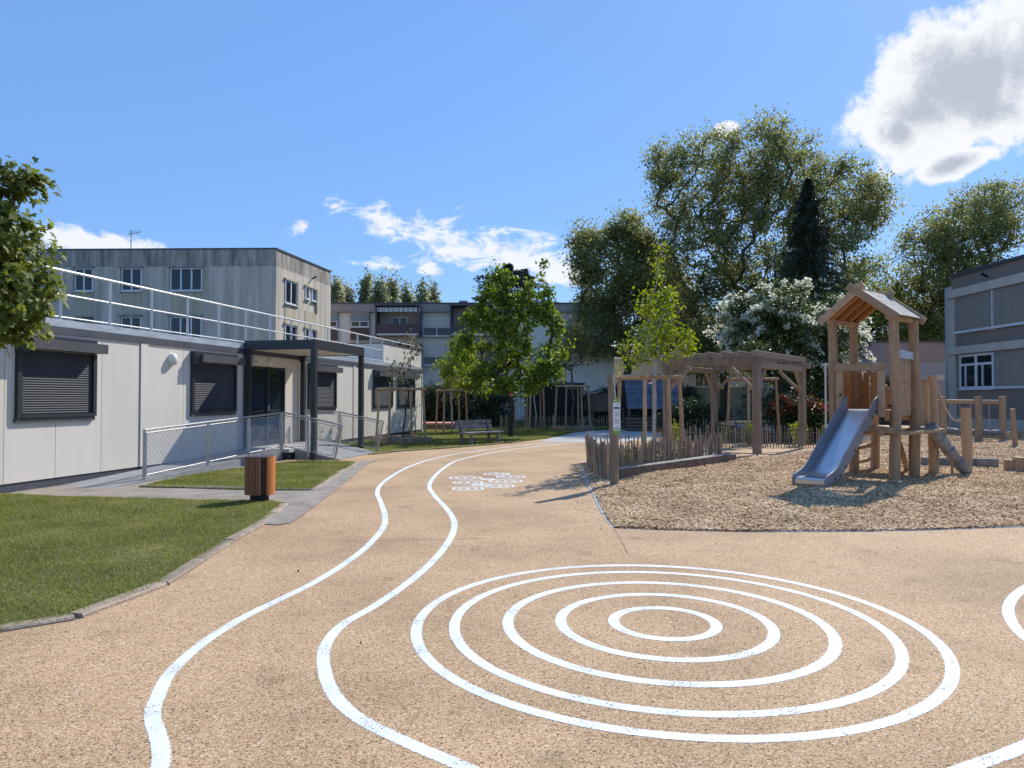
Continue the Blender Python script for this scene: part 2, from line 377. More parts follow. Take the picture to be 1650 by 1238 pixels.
class MB:
    """collects world-space faces of ONE piece"""
    def __init__(s): s.v = []; s.f = []

    def add(s, vs, fs):
        n = len(s.v); s.v += [tuple(x) for x in vs]; s.f += [tuple(i + n for i in f) for f in fs]; return s

    def box(s, c, size, yaw=0.0, rot=None):
        m = rot if rot is not None else Matrix.Rotation(yaw, 3, 'Z')
        hx, hy, hz = [q / 2 for q in size]; c = Vector(c)
        vs = [c + m @ Vector((x * hx, y * hy, z * hz)) for z in (-1, 1) for x, y in ((-1, -1), (1, -1), (1, 1), (-1, 1))]
        return s.add(vs, [(3, 2, 1, 0), (4, 5, 6, 7), (0, 1, 5, 4), (1, 2, 6, 5), (2, 3, 7, 6), (3, 0, 4, 7)])

    def beam(s, p0, p1, w, h, ch=0.008, up=(0, 0, 1)):
        """chamfered bar from p0 to p1: w across, h along up"""
        p0, p1 = Vector(p0), Vector(p1); d = (p1 - p0).normalized(); up = Vector(up)
        if abs(d.dot(up)) > 0.98: up = Vector((0.83, 0.56, 0))
        x = d.cross(up).normalized(); y = x.cross(d).normalized()
        a, b, c = w / 2, h / 2, min(ch, w * 0.3, h * 0.3)
        pr = [(-a + c, -b), (a - c, -b), (a, -b + c), (a, b - c), (a - c, b), (-a + c, b), (-a, b - c), (-a, -b + c)]
        vs = [p + x * i + y * j for p in (p0, p1) for i, j in pr]
        fs = [(i, (i + 1) % 8, 8 + (i + 1) % 8, 8 + i) for i in range(8)] + [tuple(range(7, -1, -1)), tuple(range(8, 16))]
        return s.add(vs, fs)

    def tube(s, pts, rad, n=8, wob=0.0, cap=True):
        pts = [Vector(p) for p in pts]
        if not hasattr(rad, '__len__'): rad = [rad] * len(pts)
        vs = []; ref = None
        for i, p in enumerate(pts):
            d = (pts[min(i + 1, len(pts) - 1)] - pts[max(i - 1, 0)]).normalized()
            if ref is None:
                ref = Vector((1, 0, 0)) if abs(d.x) < 0.8 else Vector((0, 1, 0))
            x = (ref - d * ref.dot(d)).normalized(); y = d.cross(x); ref = x
            for k in range(n):
                a = 2 * math.pi * k / n
                r = rad[i] * (1 + random.uniform(-wob, wob))
                vs.append(p + x * math.cos(a) * r + y * math.sin(a) * r)
        fs = []
        for i in range(len(pts) - 1):
            for k in range(n):
                fs.append((i * n + k, i * n + (k + 1) % n, (i + 1) * n + (k + 1) % n, (i + 1) * n + k))
        if cap:
            fs += [tuple(range(n - 1, -1, -1)), tuple((len(pts) - 1) * n + k for k in range(n))]
        return s.add(vs, fs)

    def prism(s, poly, z0, z1):
        n = len(poly)
        vs = [(p[0], p[1], z0) for p in poly] + [(p[0], p[1], z1) for p in poly]
        a = sum(poly[i][0] * poly[(i + 1) % n][1] - poly[(i + 1) % n][0] * poly[i][1] for i in range(n))
        idx = list(range(n))
        if a < 0: idx.reverse()
        fs = [tuple(n + i for i in idx), tuple(reversed(idx))]
        for k in range(n):
            i, j = idx[k], idx[(k + 1) % n]
            fs.append((i, j, n + j, n + i))
        return s.add(vs, fs)

    def ext(s, poly3, off):
        """extrude a planar 3-D outline by a vector"""
        off = Vector(off); n = len(poly3)
        vs = [Vector(p) for p in poly3] + [Vector(p) + off for p in poly3]
        return s.add(vs, [tuple(range(n - 1, -1, -1)), tuple(range(n, 2 * n))] + [(i, (i + 1) % n, n + (i + 1) % n, n + i) for i in range(n)])

    def build(s, name, m, parent=None, smooth=False, base=None):
        o0 = wloc(parent) if parent is not None else Vector(base or (0, 0, 0))
        me = bpy.data.meshes.new(name)
        me.from_pydata([(x - o0.x, y - o0.y, z - o0.z) for x, y, z in s.v], [], s.f)
        bm = bmesh.new(); bm.from_mesh(me); bmesh.ops.recalc_face_normals(bm, faces=bm.faces); bm.to_mesh(me); bm.free()
        if smooth:
            me.polygons.foreach_set('use_smooth', [True] * len(me.polygons))
            me.set_sharp_from_angle(angle=R(40))
        me.update()
        o = link(name, me, m, parent)
        if parent is None: o.location = o0
        return o


def box(name, c, size, m, parent=None, yaw=0.0):
    return MB().box(c, size, yaw).build(name, m, parent)


def npmesh(name, verts, faces, m, parent=None, smooth=False):
    """fast mesh: faces is (k, n)"""
    o0 = np.array(wloc(parent)) if parent is not None else np.zeros(3)
    me = bpy.data.meshes.new(name)
    k, n = faces.shape
    me.vertices.add(len(verts)); me.vertices.foreach_set('co', (verts - o0).astype(np.float32).ravel())
    me.loops.add(k * n); me.loops.foreach_set('vertex_index', faces.astype(np.int32).ravel())
    me.polygons.add(k); me.polygons.foreach_set('loop_start', np.arange(0, k * n, n, dtype=np.int32))
    if smooth: me.polygons.foreach_set('use_smooth', np.ones(k, dtype=bool))
    me.update(calc_edges=True)
    return link(name, me, m, parent)


def copyof(o, parent, loc=None, rot=None, scale=None):
    c = o.copy(); COL.objects.link(c); c.parent = parent
    if loc is not None: c.location = loc
    if rot is not None: c.rotation_euler = rot
    if scale is not None: c.scale = scale
    return c


def inpoly(x, y, poly):
    r = np.zeros(len(x), bool); n = len(poly)
    for i in range(n):
        x0, y0 = poly[i][0], poly[i][1]; x1, y1 = poly[(i + 1) % n][0], poly[(i + 1) % n][1]
        if y0 == y1: continue
        c = ((y0 > y) != (y1 > y)) & (x < (x1 - x0) * (y - y0) / (y1 - y0) + x0)
        r ^= c
    return r


def scatter(poly, n, bias=0.0):
    """random points in a polygon; bias > 0 thins them with distance from the photographer's spot"""
    a = np.array([(p[0], p[1]) for p in poly]); lo, hi = a.min(0), a.max(0)
    out = np.zeros((0, 2))
    d0 = max(3.0, math.hypot(*(a[np.argmin((a ** 2).sum(1))])))
    while len(out) < n:
        q = rng.uniform(lo, hi, (n * 2, 2)); q = q[inpoly(q[:, 0], q[:, 1], poly)]
        if bias:
            d = np.hypot(q[:, 0], q[:, 1]); q = q[rng.random(len(q)) < np.minimum(1, (d0 / d)) ** bias]
        out = np.vstack([out, q])
    return out[:n]


def spline(pts, per=8):
    """Catmull-Rom through 2-D/3-D points"""
    p = [Vector(q) for q in pts]; p = [p[0] * 2 - p[1]] + p + [p[-1] * 2 - p[-2]]; out = []
    for i in range(1, len(p) - 2):
        for k in range(per):
            t = k / per
            out.append(0.5 * ((2 * p[i]) + (p[i + 1] - p[i - 1]) * t + (2 * p[i - 1] - 5 * p[i] + 4 * p[i + 1] - p[i + 2]) * t * t + (3 * p[i] - p[i - 1] - 3 * p[i + 1] + p[i + 2]) * t ** 3))
    return out + [p[-2]]


def ribbon(pts, wd, z):
    """flat band of paint: three columns, the outer ones marked as edge (attribute set when built)"""
    mb = MB(); rows = []
    for i, p in enumerate(pts):
        d = (pts[min(i + 1, len(pts) - 1)] - pts[max(i - 1, 0)]); d.z = 0; d.normalize()
        n = Vector((-d.y, d.x, 0)); q = (wd + 0.012) / 2
        rows.append([(p.x + n.x * q * e, p.y + n.y * q * e, z) for e in (1, 0, -1)])
    k = len(pts)
    mb.add([v for r in rows for v in r], [(3 * i + c, 3 * i + c + 1, 3 * i + c + 4, 3 * i + c + 3) for i in range(k - 1) for c in (0, 1)])
    mb.edge = [e for _ in rows for e in (0.0, 1.0, 0.0)]
    return mb


def paint_build(mb, name, edge):
    o = mb.build(name, PAINT, playground)
    a = o.data.attributes.new('edge', 'FLOAT', 'POINT'); a.data.foreach_set('value', edge)
    return o


def sheet(name, poly, z, m, kind='structure', parent=None):
    mb = MB(); mb.add([(p[0], p[1], z) for p in poly], [tuple(range(len(poly)))])
    o = mb.build(name, m, parent)
    me = o.data
    if me.polygons[0].normal.z < 0: me.flip_normals()
    if parent is None: tag(o, kind=kind)
    return o


def GP(*pp): return [G(*q) for q in pp]


# ================================================================== GROUND
sheet('ground', [(-400, -60), (400, -60), (400, 700), (-400, 700)], -0.06, FIELD)
playground = sheet('playground_surface', [(-9.5, -4), (32, -4), (32, 46), (12, 46), (-4.2, 36), (-4.2, 22), (-9.5, 22)], 0.0, SAND)

KL = GP((0, 1020), (35, 1013), (116, 997), (185, 976), (236, 957.5), (294, 922.6), (326, 901), (372, 871.6), (419, 845.5), (458, 814))
lawn1 = [Vector((-12, 3.2, 0)), Vector((-6.5, 3.9, 0))] + KL + GP((438, 809), (401, 808.5), (335, 807.5), (87, 801), (29, 798.5), (0, 797.5)) + [Vector((-14, 12.3, 0))]
LAWN2K = GP((500, 791), (520, 780), (548, 763), (574, 747))
lawn2 = GP((225, 786), (300, 787.5), (380, 790), (440, 791)) + LAWN2K + GP((545, 744), (515, 744), (480, 744), (420, 752), (345, 761), (290, 770))
lawn3 = [Vector((-4.1, 21.6, 0))] + GP((596, 733), (650, 727.5), (720, 723), (790, 717.5), (840, 712), (880, 707), (922, 698), (951, 694.5), (985, 693)) + [Vector((6.5, 40.5, 0)), Vector((-4.9, 40.5, 0)), Vector((-4.7, 33.5, 0)), Vector((-6.6, 24, 0)), Vector((-6.8, 22.6, 0))]
for nm, pl in (('lawn', lawn1), ('lawn_verge', lawn2), ('lawn_rear', lawn3)):
    sheet(nm, pl, 0.02, SOIL)
path = sheet('asphalt_path', GP((-60, 790), (100, 783), (290, 766), (420, 748), (500, 791), (470, 811), (438, 809), (401, 808.5), (335, 807.5), (87, 801), (-60, 800)), 0.006, ASPH)
gut = sheet('asphalt_gutter', GP((574.7, 746.7), (548, 763), (520, 780), (500, 790.7), (468, 808), (446, 820), (420, 844.7), (445, 847), (467, 844), (490, 830), (513, 812), (540, 792), (566.7, 769), (594.7, 746.7), (609, 742), (590, 742)), 0.010, ASPH)
cpath = sheet('concrete_path', GP((868, 711), (894, 705), (922, 698), (951, 694.4), (982, 692.5)) + [Vector((6.5, 39.5, 0)), Vector((10, 39.5, 0)), Vector((8.4, 33, 0)), Vector((4.6, 28, 0))] + GP((985, 716), (940, 713.5), (905, 712.5)), 0.004, CONC)
MATS['mulch'] = mat('dark_mulch', (0.10, 0.07, 0.045), (0.04, 0.03, 0.02), 12, 0.95, bump=0.8)
sheet('rear_planting_bed', [(6.9, 27.0), (9.4, 26.3), (12.5, 24.6), (15, 26), (22, 34), (22, 46), (7, 46), (7.0, 36)], 0.012, MATS['mulch'])

# kerb stones, each its own piece
kerb = bpy.data.objects.new('lawn_kerb', None); COL.objects.link(kerb); tag(kerb, kind='structure')


def kerbline(pts, parent, ln=0.95, wd=0.135, h=0.034, name='kerb_stone', m=KERB):
    pts = [Vector((p[0], p[1], 0)) for p in pts]
    seg = [(pts[i + 1] - pts[i]).length for i in range(len(pts) - 1)]; tot = sum(seg)
    def at(s):
        for i, q in enumerate(seg):
            if s <= q or i == len(seg) - 1: return pts[i].lerp(pts[i + 1], min(1, s / q))
            s -= q
    n = max(1, round(tot / ln))
    for i in range(n):
        a, b = at(tot * i / n), at(tot * (i + 1) / n); d = (b - a).normalized(); c = (a + b) / 2
        k = MB().beam(a + d * 0.008 + Vector((0, 0, h / 2 - 0.03)), b - d * 0.008 + Vector((0, 0, h / 2 - 0.03)), wd, h + 0.06, 0.014).build(name, m, parent)
        k.location.z += random.uniform(-0.008, 0.008); k.rotation_euler = (0, 0, 0)


kerbline([tuple(p)[:2] for p in spline([Vector((-6.5, 3.9, 0))] + KL, 4)], kerb)
kerbline([tuple(p)[:2] for p in LAWN2K], kerb)
edg = bpy.data.objects.new('path_edging', None); COL.objects.link(edg); tag(edg, kind='structure')
kerbline(GP((225, 785), (300, 786.5), (407, 789.5), (497, 790.5)), edg, 1.0, 0.06, 0.035, 'edging_stone', CONC)
kerbline(GP((594, 732.5), (650, 727), (720, 722.5), (790, 717), (840, 711.5)), edg, 1.0, 0.07, 0.04, 'edging_stone', KERB)

# painted markings
def pline(pp, wd=0.080, per=8, name='painted_line'):
    mb = ribbon(spline([Vector((p[0], p[1], 0)) for p in pp], per), wd, 0.0016)
    return paint_build(mb, name, mb.edge)


pline([(-1.45, 2.5)] + GP((257, 1238), (246, 1155), (255, 1121), (276, 1083), (327, 1036.6), (391, 996), (454.5, 964.5), (509.7, 937), (560.6, 905), (594.6, 877.6), (617.6, 850), (620, 830), (613, 808), (608, 795), (613, 782), (632, 767), (660, 752), (700, 739), (760, 728), (850, 717), (910, 711.5)))
pline([(1.6, 2.6), (0.9, 2.6), (0.25, 2.85)] + GP((751.5, 1238), (667, 1202), (582, 1160), (539.5, 1121.5), (522.5, 1079), (524.6, 1041), (552, 1007), (603, 977), (650, 945), (688, 913.6), (713.5, 886), (730, 858.5), (731, 838), (718, 818), (701, 800), (692, 785), (697, 772), (712, 757), (735, 743), (780, 732), (830, 724), (900, 716), (945, 712)))
pline(GP((1330, 1300), (1450, 1272), (1560, 1237), (1650, 1203), (1760, 1150), (1900, 1070)), 0.075)
pline(GP((1900, 900), (1760, 915), (1690, 930), (1650, 949), (1630, 967), (1624.5, 985), (1634, 1008), (1662, 1035), (1730, 1075), (1850, 1130)))
for rr in (0.41, 0.80, 1.19, 1.58, 1.85):
    c = Vector((1.12, 5.33, 0)); n = 120
    ring = [c + Vector((math.cos(2 * math.pi * i / n), math.sin(2 * math.pi * i / n), 0)) * (rr - 0.04) for i in range(n + 1)]
    mb = ribbon(ring, 0.082 if rr < 1.5 else 0.076, 0.0016); paint_build(mb, 'painted_ring', mb.edge)
for (px, py, wp) in ((800, 764, 40), (750, 770, 50), (823, 768.5, 44), (754, 777.5, 46), (815, 775.5, 52), (777, 781.3, 30), (754, 787.5, 48), (805, 783.5, 46), (786, 772.5, 20)):
    c = G(px, py); r0 = wp / 2 * c.y / FPX
    pts = lambda r: [c + Vector((math.cos(2 * math.pi * i / 40) * r, math.sin(2 * math.pi * i / 40) * r, 0)) for i in range(41)]
    mb = ribbon(pts(r0), 0.035, 0.0016); ed = list(mb.edge)
    q = ribbon(pts(r0 * 0.6), 0.03, 0.0016); mb.add(q.v, q.f); ed += q.edge
    q = ribbon([c + Vector((-0.02, -0.09, 0)), c + Vector((0.0, 0.0, 0)), c + Vector((0.0, 0.09, 0))], 0.05, 0.0016); mb.add(q.v, q.f); ed += q.edge
    paint_build(mb, 'painted_petal', [min(1, 0.35 + e) for e in ed])

# woodchip play bed, gently heaped
FRONT = GP((990, 851), (1080, 854.5), (1200, 857), (1400, 856.5), (1500, 854.5), (1650, 848.5))
LEFT = GP((940, 757), (946, 772), (957, 795), (972, 826), (990, 851))
chip_poly = [Vector((1.55, 16.6, 0))] + LEFT[:-1] + FRONT + [Vector((11, 9.7, 0)), Vector((20, 12, 0)), Vector((23, 22, 0)), Vector((22.5, 33, 0)), Vector((17.5, 33, 0)), Vector((13.5, 27.0, 0)), Vector((11.2, 24.0, 0))] + GP((1310.7, 729), (1265, 735.5), (1222.7, 740.5), (1187, 738.6)) + [Vector((5.2, 19.2, 0))]


def chip_z(x, y):
    e = np.minimum(1.0, np.minimum(np.maximum(0, (y - 9.1)), np.maximum(0, (x - 1.2))) / 1.6)
    return 0.012 + 0.05 * e + 0.025 * np.sin(x * 1.3 + 0.6 * np.sin(y * 0.9)) * np.sin(y * 1.1 + 0.5) * e


gx = np.arange(1.0, 24, 0.2); gy = np.arange(8.8, 34, 0.2)
XX, YY = np.meshgrid(gx, gy); ins = inpoly(XX.ravel(), YY.ravel(), chip_poly).reshape(XX.shape)
vv = np.stack([XX.ravel(), YY.ravel(), chip_z(XX, YY).ravel()], 1)
idx = np.arange(XX.size).reshape(XX.shape)
cell = ins[:-1, :-1] & ins[1:, :-1] & ins[:-1, 1:] & ins[1:, 1:]
ff = np.stack([idx[:-1, :-1][cell], idx[:-1, 1:][cell], idx[1:, 1:][cell], idx[1:, :-1][cell]], 1)
tag(npmesh('woodchip_bed', vv, ff, CHIPB, smooth=True), kind='structure')
sheet('woodchip_bed_edge', chip_poly, 0.008, CHIPB)
kd = bpy.data.objects.new('chip_bed_edging', None); COL.objects.link(kd); tag(kd, kind='structure')
kerbline([tuple(p)[:2] for p in LEFT], kd, 1.0, 0.10, 0.012, 'edging_stone', CONC)
kerbline([tuple(p)[:2] for p in FRONT] + [(11, 9.7)], kd, 1.0, 0.05, 0.010, 'edging_stone', CONC)
kerbline(GP((1190, 739), (1222.7, 741.5), (1265, 736), (1312, 729)), kd, 1.0, 0.09, 0.02, 'edging_stone', CONC)


def chips(n):
    p = scatter(chip_poly, n, 1.1)
    d = np.hypot(p[:, 0], p[:, 1])
    ln = rng.uniform(0.009, 0.024, n) * (0.8 + d / 34); wd = ln * rng.uniform(0.25, 0.55, n)
    a = rng.uniform(0, 2 * np.pi, n); tl = rng.normal(0, 0.22, n); rl = rng.normal(0, 0.25, n)
    t = np.stack([np.cos(a) * np.cos(tl), np.sin(a) * np.cos(tl), np.sin(tl)], 1)
    s = np.stack([-np.sin(a) * np.cos(rl), np.cos(a) * np.cos(rl), np.sin(rl)], 1)
    c = np.stack([p[:, 0], p[:, 1], chip_z(p[:, 0], p[:, 1]) + rng.uniform(0.004, 0.022, n)], 1)
    v = np.stack([c - t * ln[:, None] - s * wd[:, None], c + t * ln[:, None] - s * wd[:, None] * 0.6, c + t * ln[:, None] * 0.9 + s * wd[:, None], c - t * ln[:, None] + s * wd[:, None] * 0.8], 1).reshape(-1, 3)
    return v, np.arange(n * 4).reshape(-1, 4)


CHIPM = leafmat('loose_wood_chips', (0.34, 0.205, 0.105), (0.80, 0.59, 0.37), (0.92, 0.78, 0.56), trans=0.0, pscale=1.4, rough=0.95, spec=0.05)
v, f = chips(420000)
tag(npmesh('wood_chips', v, f, CHIPM), 'pale loose wood chips covering the play bed', 'wood chips', kind='stuff')

# grass
GRASS = leafmat('grass_blades', (0.085, 0.12, 0.022), (0.29, 0.285, 0.085), (0.56, 0.46, 0.25), trans=0.4, pscale=1.1)


def grass(name, poly, n, hmin, hmax, wd, label, bias=1.0):
    p = scatter(poly, n, bias); d = np.hypot(p[:, 0], p[:, 1])
    k = 0.7 + d / 16
    pn = 0.5 + 0.25 * np.sin(p[:, 0] * 2.1 + np.sin(p[:, 1] * 1.7) * 1.5) * np.sin(p[:, 1] * 2.6 + 1.3) + 0.35 * np.sin(p[:, 0] * 7.3 + 2 * np.sin(p[:, 1] * 3.1)) * np.sin(p[:, 1] * 8.9 + 1.7 * np.sin(p[:, 0] * 2.7))
    h = rng.uniform(hmin, hmax, n) * (0.6 + 0.7 * pn); a = rng.uniform(0, 2 * np.pi, n); ww = wd * k * rng.uniform(0.6, 1.3, n)
    b = np.stack([p[:, 0], p[:, 1], np.full(n, 0.018)], 1)
    s = np.stack([np.cos(a), np.sin(a), np.zeros(n)], 1) * ww[:, None]
    le = rng.normal(0, 0.6, (n, 2)) * h[:, None]
    tip = b + np.stack([le[:, 0], le[:, 1], h], 1)
    v = np.stack([b - s, b + s, tip], 1).reshape(-1, 3)
    return tag(npmesh(name, v, np.arange(n * 3).reshape(-1, 3), GRASS), label, 'grass', kind='stuff')


grass('grass', [p for p in lawn1 if p.x > -13], 300000, 0.012, 0.034, 0.0035, 'short mown grass of the big lawn beside the kerb')
grass('grass', lawn2, 80000, 0.014, 0.036, 0.005, 'bright mown grass between the ramp railing and asphalt gutter', 0.5)
grass('grass', lawn3, 110000, 0.02, 0.05, 0.006, 'mown grass under the bench and young trees', 0.5)


# ================================================================== MODULAR BUILDING ON THE LAWN
W0 = Vector((-8.78, 12.39, 0)); WD = Vector((0.197, 0.980, 0)).normalized(); WN = Vector((WD.y, -WD.x, 0))
WYAW = math.atan2(WD.y, WD.x)


def WL(s, o, z): return W0 + WD * s + WN * o + Vector((0, 0, z))


def wbox(mb, s0, s1, o0, o1, z0, z1):
    return mb.box(WL((s0 + s1) / 2, (o0 + o1) / 2, (z0 + z1) / 2), (abs(s1 - s0), abs(o1 - o0), abs(z1 - z0)), WYAW)


def wpart(name, m, parent, *b):
    mb = MB()
    for q in b: wbox(mb, *q)
    return mb.build(name, m, parent)


S_END = 22.6
mod = thing('modular_building', WL(0, 0, 0), 'long low off-white modular building with black roller shutters and roof railing', 'building')
wpart('core', PANEL, mod, (-8, S_END - 0.05, -9, -0.10, 0.12, 3.0))
wpart('plinth', ANTH2, mod, (-8, S_END, -9, -0.02, -0.05, 0.165))
# wall panels with real joints, cut around shutters and door
OPEN = [(0.25, 2.07), (5.1, 6.98), (11.05, 13.1), (16.5, 18.6), (19.25, 21.45)]
DOOR = (7.67, 9.62)
joints = [-8, -6.85, -5.7, -4.55, -3.4, -2.25, -1.1, 0.05, 1.14, 2.27, 3.36, 3.62, 4.85, 6.0, 7.15, 7.66, 9.63, 10.75, 11.9, 13.35, 14.6, 14.86, 16.0, 17.1, 18.8, 19.1, 20.3, 21.6, S_END]
for a, b in zip(joints[:-1], joints[1:]):
    g = 0.006
    if abs(a - DOOR[0]) < 0.02:
        wpart('wall_panel', PANEL, mod, (a + g, b - g, -0.10, 0.0, 2.56, 2.86)); continue
    if abs(b - a - 0.26) < 0.02:   # cover strip between two modules
        wpart('joint_strip', PANEL, mod, (a + 0.02, b - 0.02, -0.10, 0.022, 0.165, 2.86)); continue
    wpart('wall_panel', PANEL, mod, (a + g, b - g, -0.10, 0.0, 0.165, 2.86))
wpart('fascia', ANTH2, mod, (-8, 7.3, -0.1, 0.035, 2.862, 3.0), (7.3, S_END, -0.1, 0.036, 2.862, 3.0))
wpart('roof', CONC, mod, (-8, S_END, -9, -0.1, 3.0, 3.06))
wpart('roof_edge_trim', ZTRIM, mod, (-8, S_END, -0.099, 0.02, 3.003, 3.14))
wpart('corner_trim', WHITEFR, mod, (S_END - 0.04, S_END + 0.05, -0.06, 0.03, 0.1, 2.86))
# roof box at the far end
rb = wpart('roof_upstand', PANEL, mod, (17.7, S_END, -3.4, -0.03, 3.145, 3.92))
wpart('coping', ANTH2, rb, (17.66, S_END + 0.04, -3.44, 0.0, 3.922, 3.96))
# shutters
slat_me = None
for k, (a, b) in enumerate(OPEN):
    zb, zt = (1.30, 2.52)
    win = wpart('shutter_window', ANTH, mod, (a, a + 0.09, 0.001, 0.07, zb, zt), (b - 0.09, b, 0.001, 0.07, zb, zt), (a + 0.09, b - 0.09, 0.001, 0.075, zb, zb + 0.06), (a + 0.09, b - 0.09, 0.001, 0.02, zb + 0.06, zt))
    bx = wpart('shutter_box', BOXG, win, (a + 0.12, b + 0.06, 0.002, 0.27, zt + 0.015, zt + 0.20))
    wpart('box_cap', ANTH, win, (a - 0.01, b - 0.08, 0.002, 0.14, zt + 0.202, zt + 0.27), (a - 0.01, a + 0.118, 0.002, 0.2, zt - 0.05, zt + 0.2))
    wpart('sill', BOXG, win, (a - 0.02, b - 0.02, 0.0025, 0.05, zb - 0.085, zb - 0.002))
    n = 26; hh = (zt - zb - 0.07) / n
    first = None
    for i in range(n):
        z = zb + 0.062 + hh * i
        if first is None:
            mb = MB()
            pr = [(0.021, 0), (0.031, hh * 0.25), (0.033, hh * 0.55), (0.026, hh * 0.86), (0.021, hh * 0.88)]
            mb.ext([WL(a + 0.1, o, z + q) for o, q in pr], WD * (b - a - 0.2))
            first = mb.build('slat', SLAT, win)
        else:
            copyof(first, win, (0, 0, hh * i))
    MB().beam(WL(a + 0.08, 0.03, 1.24), WL(a + 0.08, 0.03, 1.21), 0.02, 0.02).build('latch', BOXG, win)
# entrance door
door = wpart('door', ANTH, mod, (DOOR[0], DOOR[0] + 0.07, -0.09, 0.012, 0.30, 2.55), (DOOR[1] - 0.07, DOOR[1], -0.09, 0.012, 0.30, 2.55), (DOOR[0] + 0.07, DOOR[1] - 0.07, -0.09, 0.012, 2.47, 2.55), (8.60, 8.72, -0.09, 0.01, 0.30, 2.47), (DOOR[0] + 0.07, 8.60, -0.088, 0.008, 0.30, 0.42), (8.72, DOOR[1] - 0.07, -0.088, 0.008, 0.30, 0.42))
wpart('pane', GLASS, door, (DOOR[0] + 0.07, 8.60, -0.06, -0.04, 0.42, 2.47)); wpart('pane', GLASS, door, (8.72, DOOR[1] - 0.07, -0.06, -0.04, 0.42, 2.47))
wpart('handle', RAILW, door, (8.64, 8.66, 0.01, 0.05, 1.30, 1.45))
wpart('entry_step_wall', ANTH2, mod, (DOOR[0], DOOR[1], -0.1, -0.03, 0.12, 0.30))
# wall lamps
def dome(name, c, nrm, r, depth, m, parent):
    nrm = Vector(nrm).normalized(); x = nrm.cross(Vector((0, 0, 1))).normalized(); y = Vector((0, 0, 1)); mb = MB(); rings = []
    k = 16
    prof = [(1.0, 0), (1.0, 0.35), (0.94, 0.55), (0.78, 0.78), (0.5, 0.93), (0.2, 1.0)]
    vs = [Vector(c) + nrm * depth * h + (x * math.cos(2 * math.pi * i / k) + y * math.sin(2 * math.pi * i / k) * 1.15) * r * q for q, h in prof for i in range(k)]
    fs = [(j * k + i, j * k + (i + 1) % k, (j + 1) * k + (i + 1) % k, (j + 1) * k + i) for j in range(len(prof) - 1) for i in range(k)] + [tuple((len(prof) - 1) * k + i for i in range(k))]
    return mb.add(vs, fs).build(name, m, parent, True)


dome('wall_lamp', WL(4.4, 0.002, 2.55), WN, 0.125, 0.14, LAMP, mod)
dome('wall_lamp', WL(8.72, 0.002, 2.70), WN, 0.115, 0.08, LAMP, mod)
cm_ = wpart('security_camera', WHITEFR, mod, (7.78, 7.90, 0.002, 0.10, 2.62, 2.80)); dome('camera_lens', WL(7.84, 0.101, 2.68), WN, 0.025, 0.02, BOLT, cm_)
# roof railing
rail = MB()
for z, r in ((4.09, 0.026), (3.63, 0.019), (3.20, 0.014)):
    rail.tube([WL(-8, -0.06, z), WL(S_END, -0.06, z)], r, 8)
ro = rail.build('roof_railing', RAILW, mod, True)
for i in range(24):
    s = 1.28 - 1.26 * 6 + 1.26 * i
    if s < S_END: MB().beam(WL(s, -0.06, 3.10), WL(s, -0.06, 4.08), 0.055, 0.045, 0.006).build('railing_post', RAILW, ro)
for i in range(7):
    s = 15.5 + i * 1.2
    if s < S_END: MB().beam(WL(s, -3.6 + 0.55 * i, 3.10), WL(s, -3.6 + 0.55 * i, 4.0), 0.04, 0.04).build('railing_post', RAILW, ro)

# entrance canopy
can = thing('entrance_canopy', WL(9, 1, 0), 'black steel flat canopy on posts over the entrance door', 'canopy')
CA, CB, CO = 7.35, 10.62, 2.13
wpart('beam', ANTH, can, (CA, CB, CO - 0.14, CO, 2.97, 3.22)); wpart('beam', ANTH, can, (CA, CA + 0.14, 0.04, CO - 0.14, 2.97, 3.22)); wpart('beam', ANTH, can, (CB - 0.14, CB, 0.04, CO - 0.14, 2.97, 3.22))
wpart('roof_panel', ANTH, can, (CA + 0.14, CB - 0.14, 0.04, CO - 0.14, 3.14, 3.20)); wpart('ceiling', PANEL, can, (CA + 0.14, CB - 0.14, 0.04, CO - 0.14, 2.985, 3.02))
for a in (CA, CB - 0.14):
    for o in (0.04, CO - 0.14): wpart('post', ANTH, can, (a + 0.001, a + 0.139, o + 0.001, o + 0.139, -0.05, 2.97))

# ramp, landing, railings
ramp = thing('access_ramp', WL(8, 1, 0), 'grey concrete wheelchair ramp and landing up to the entrance door', 'ramp')
mb = MB(); mb.ext([WL(1.0, 0.02, -0.03), WL(7.3, 0.02, -0.03), WL(7.3, 0.02, 0.28), WL(1.0, 0.02, 0.0)], WN * 1.2); mb.build('ramp_slab', mat('ramp_concrete', (0.27, 0.28, 0.285), (0.20, 0.205, 0.21), 3, 0.85, bump=0.2), ramp)
wpart('landing', CONC, ramp, (7.3, 10.5, 0.0, 1.42, 0.2, 0.29)); wpart('landing_wall', ANTH, ramp, (7.34, 10.46, 0.05, 1.38, -0.03, 0.2))
mb = MB(); mb.ext([WL(7.6, 1.42, 0.0), WL(7.6, 1.42, 0.28), WL(7.6, 2.7, 0.02), WL(7.6, 2.7, 0.0)], WD * 2.7); mb.build('exit_slope', MATS['ramp_concrete'], ramp)


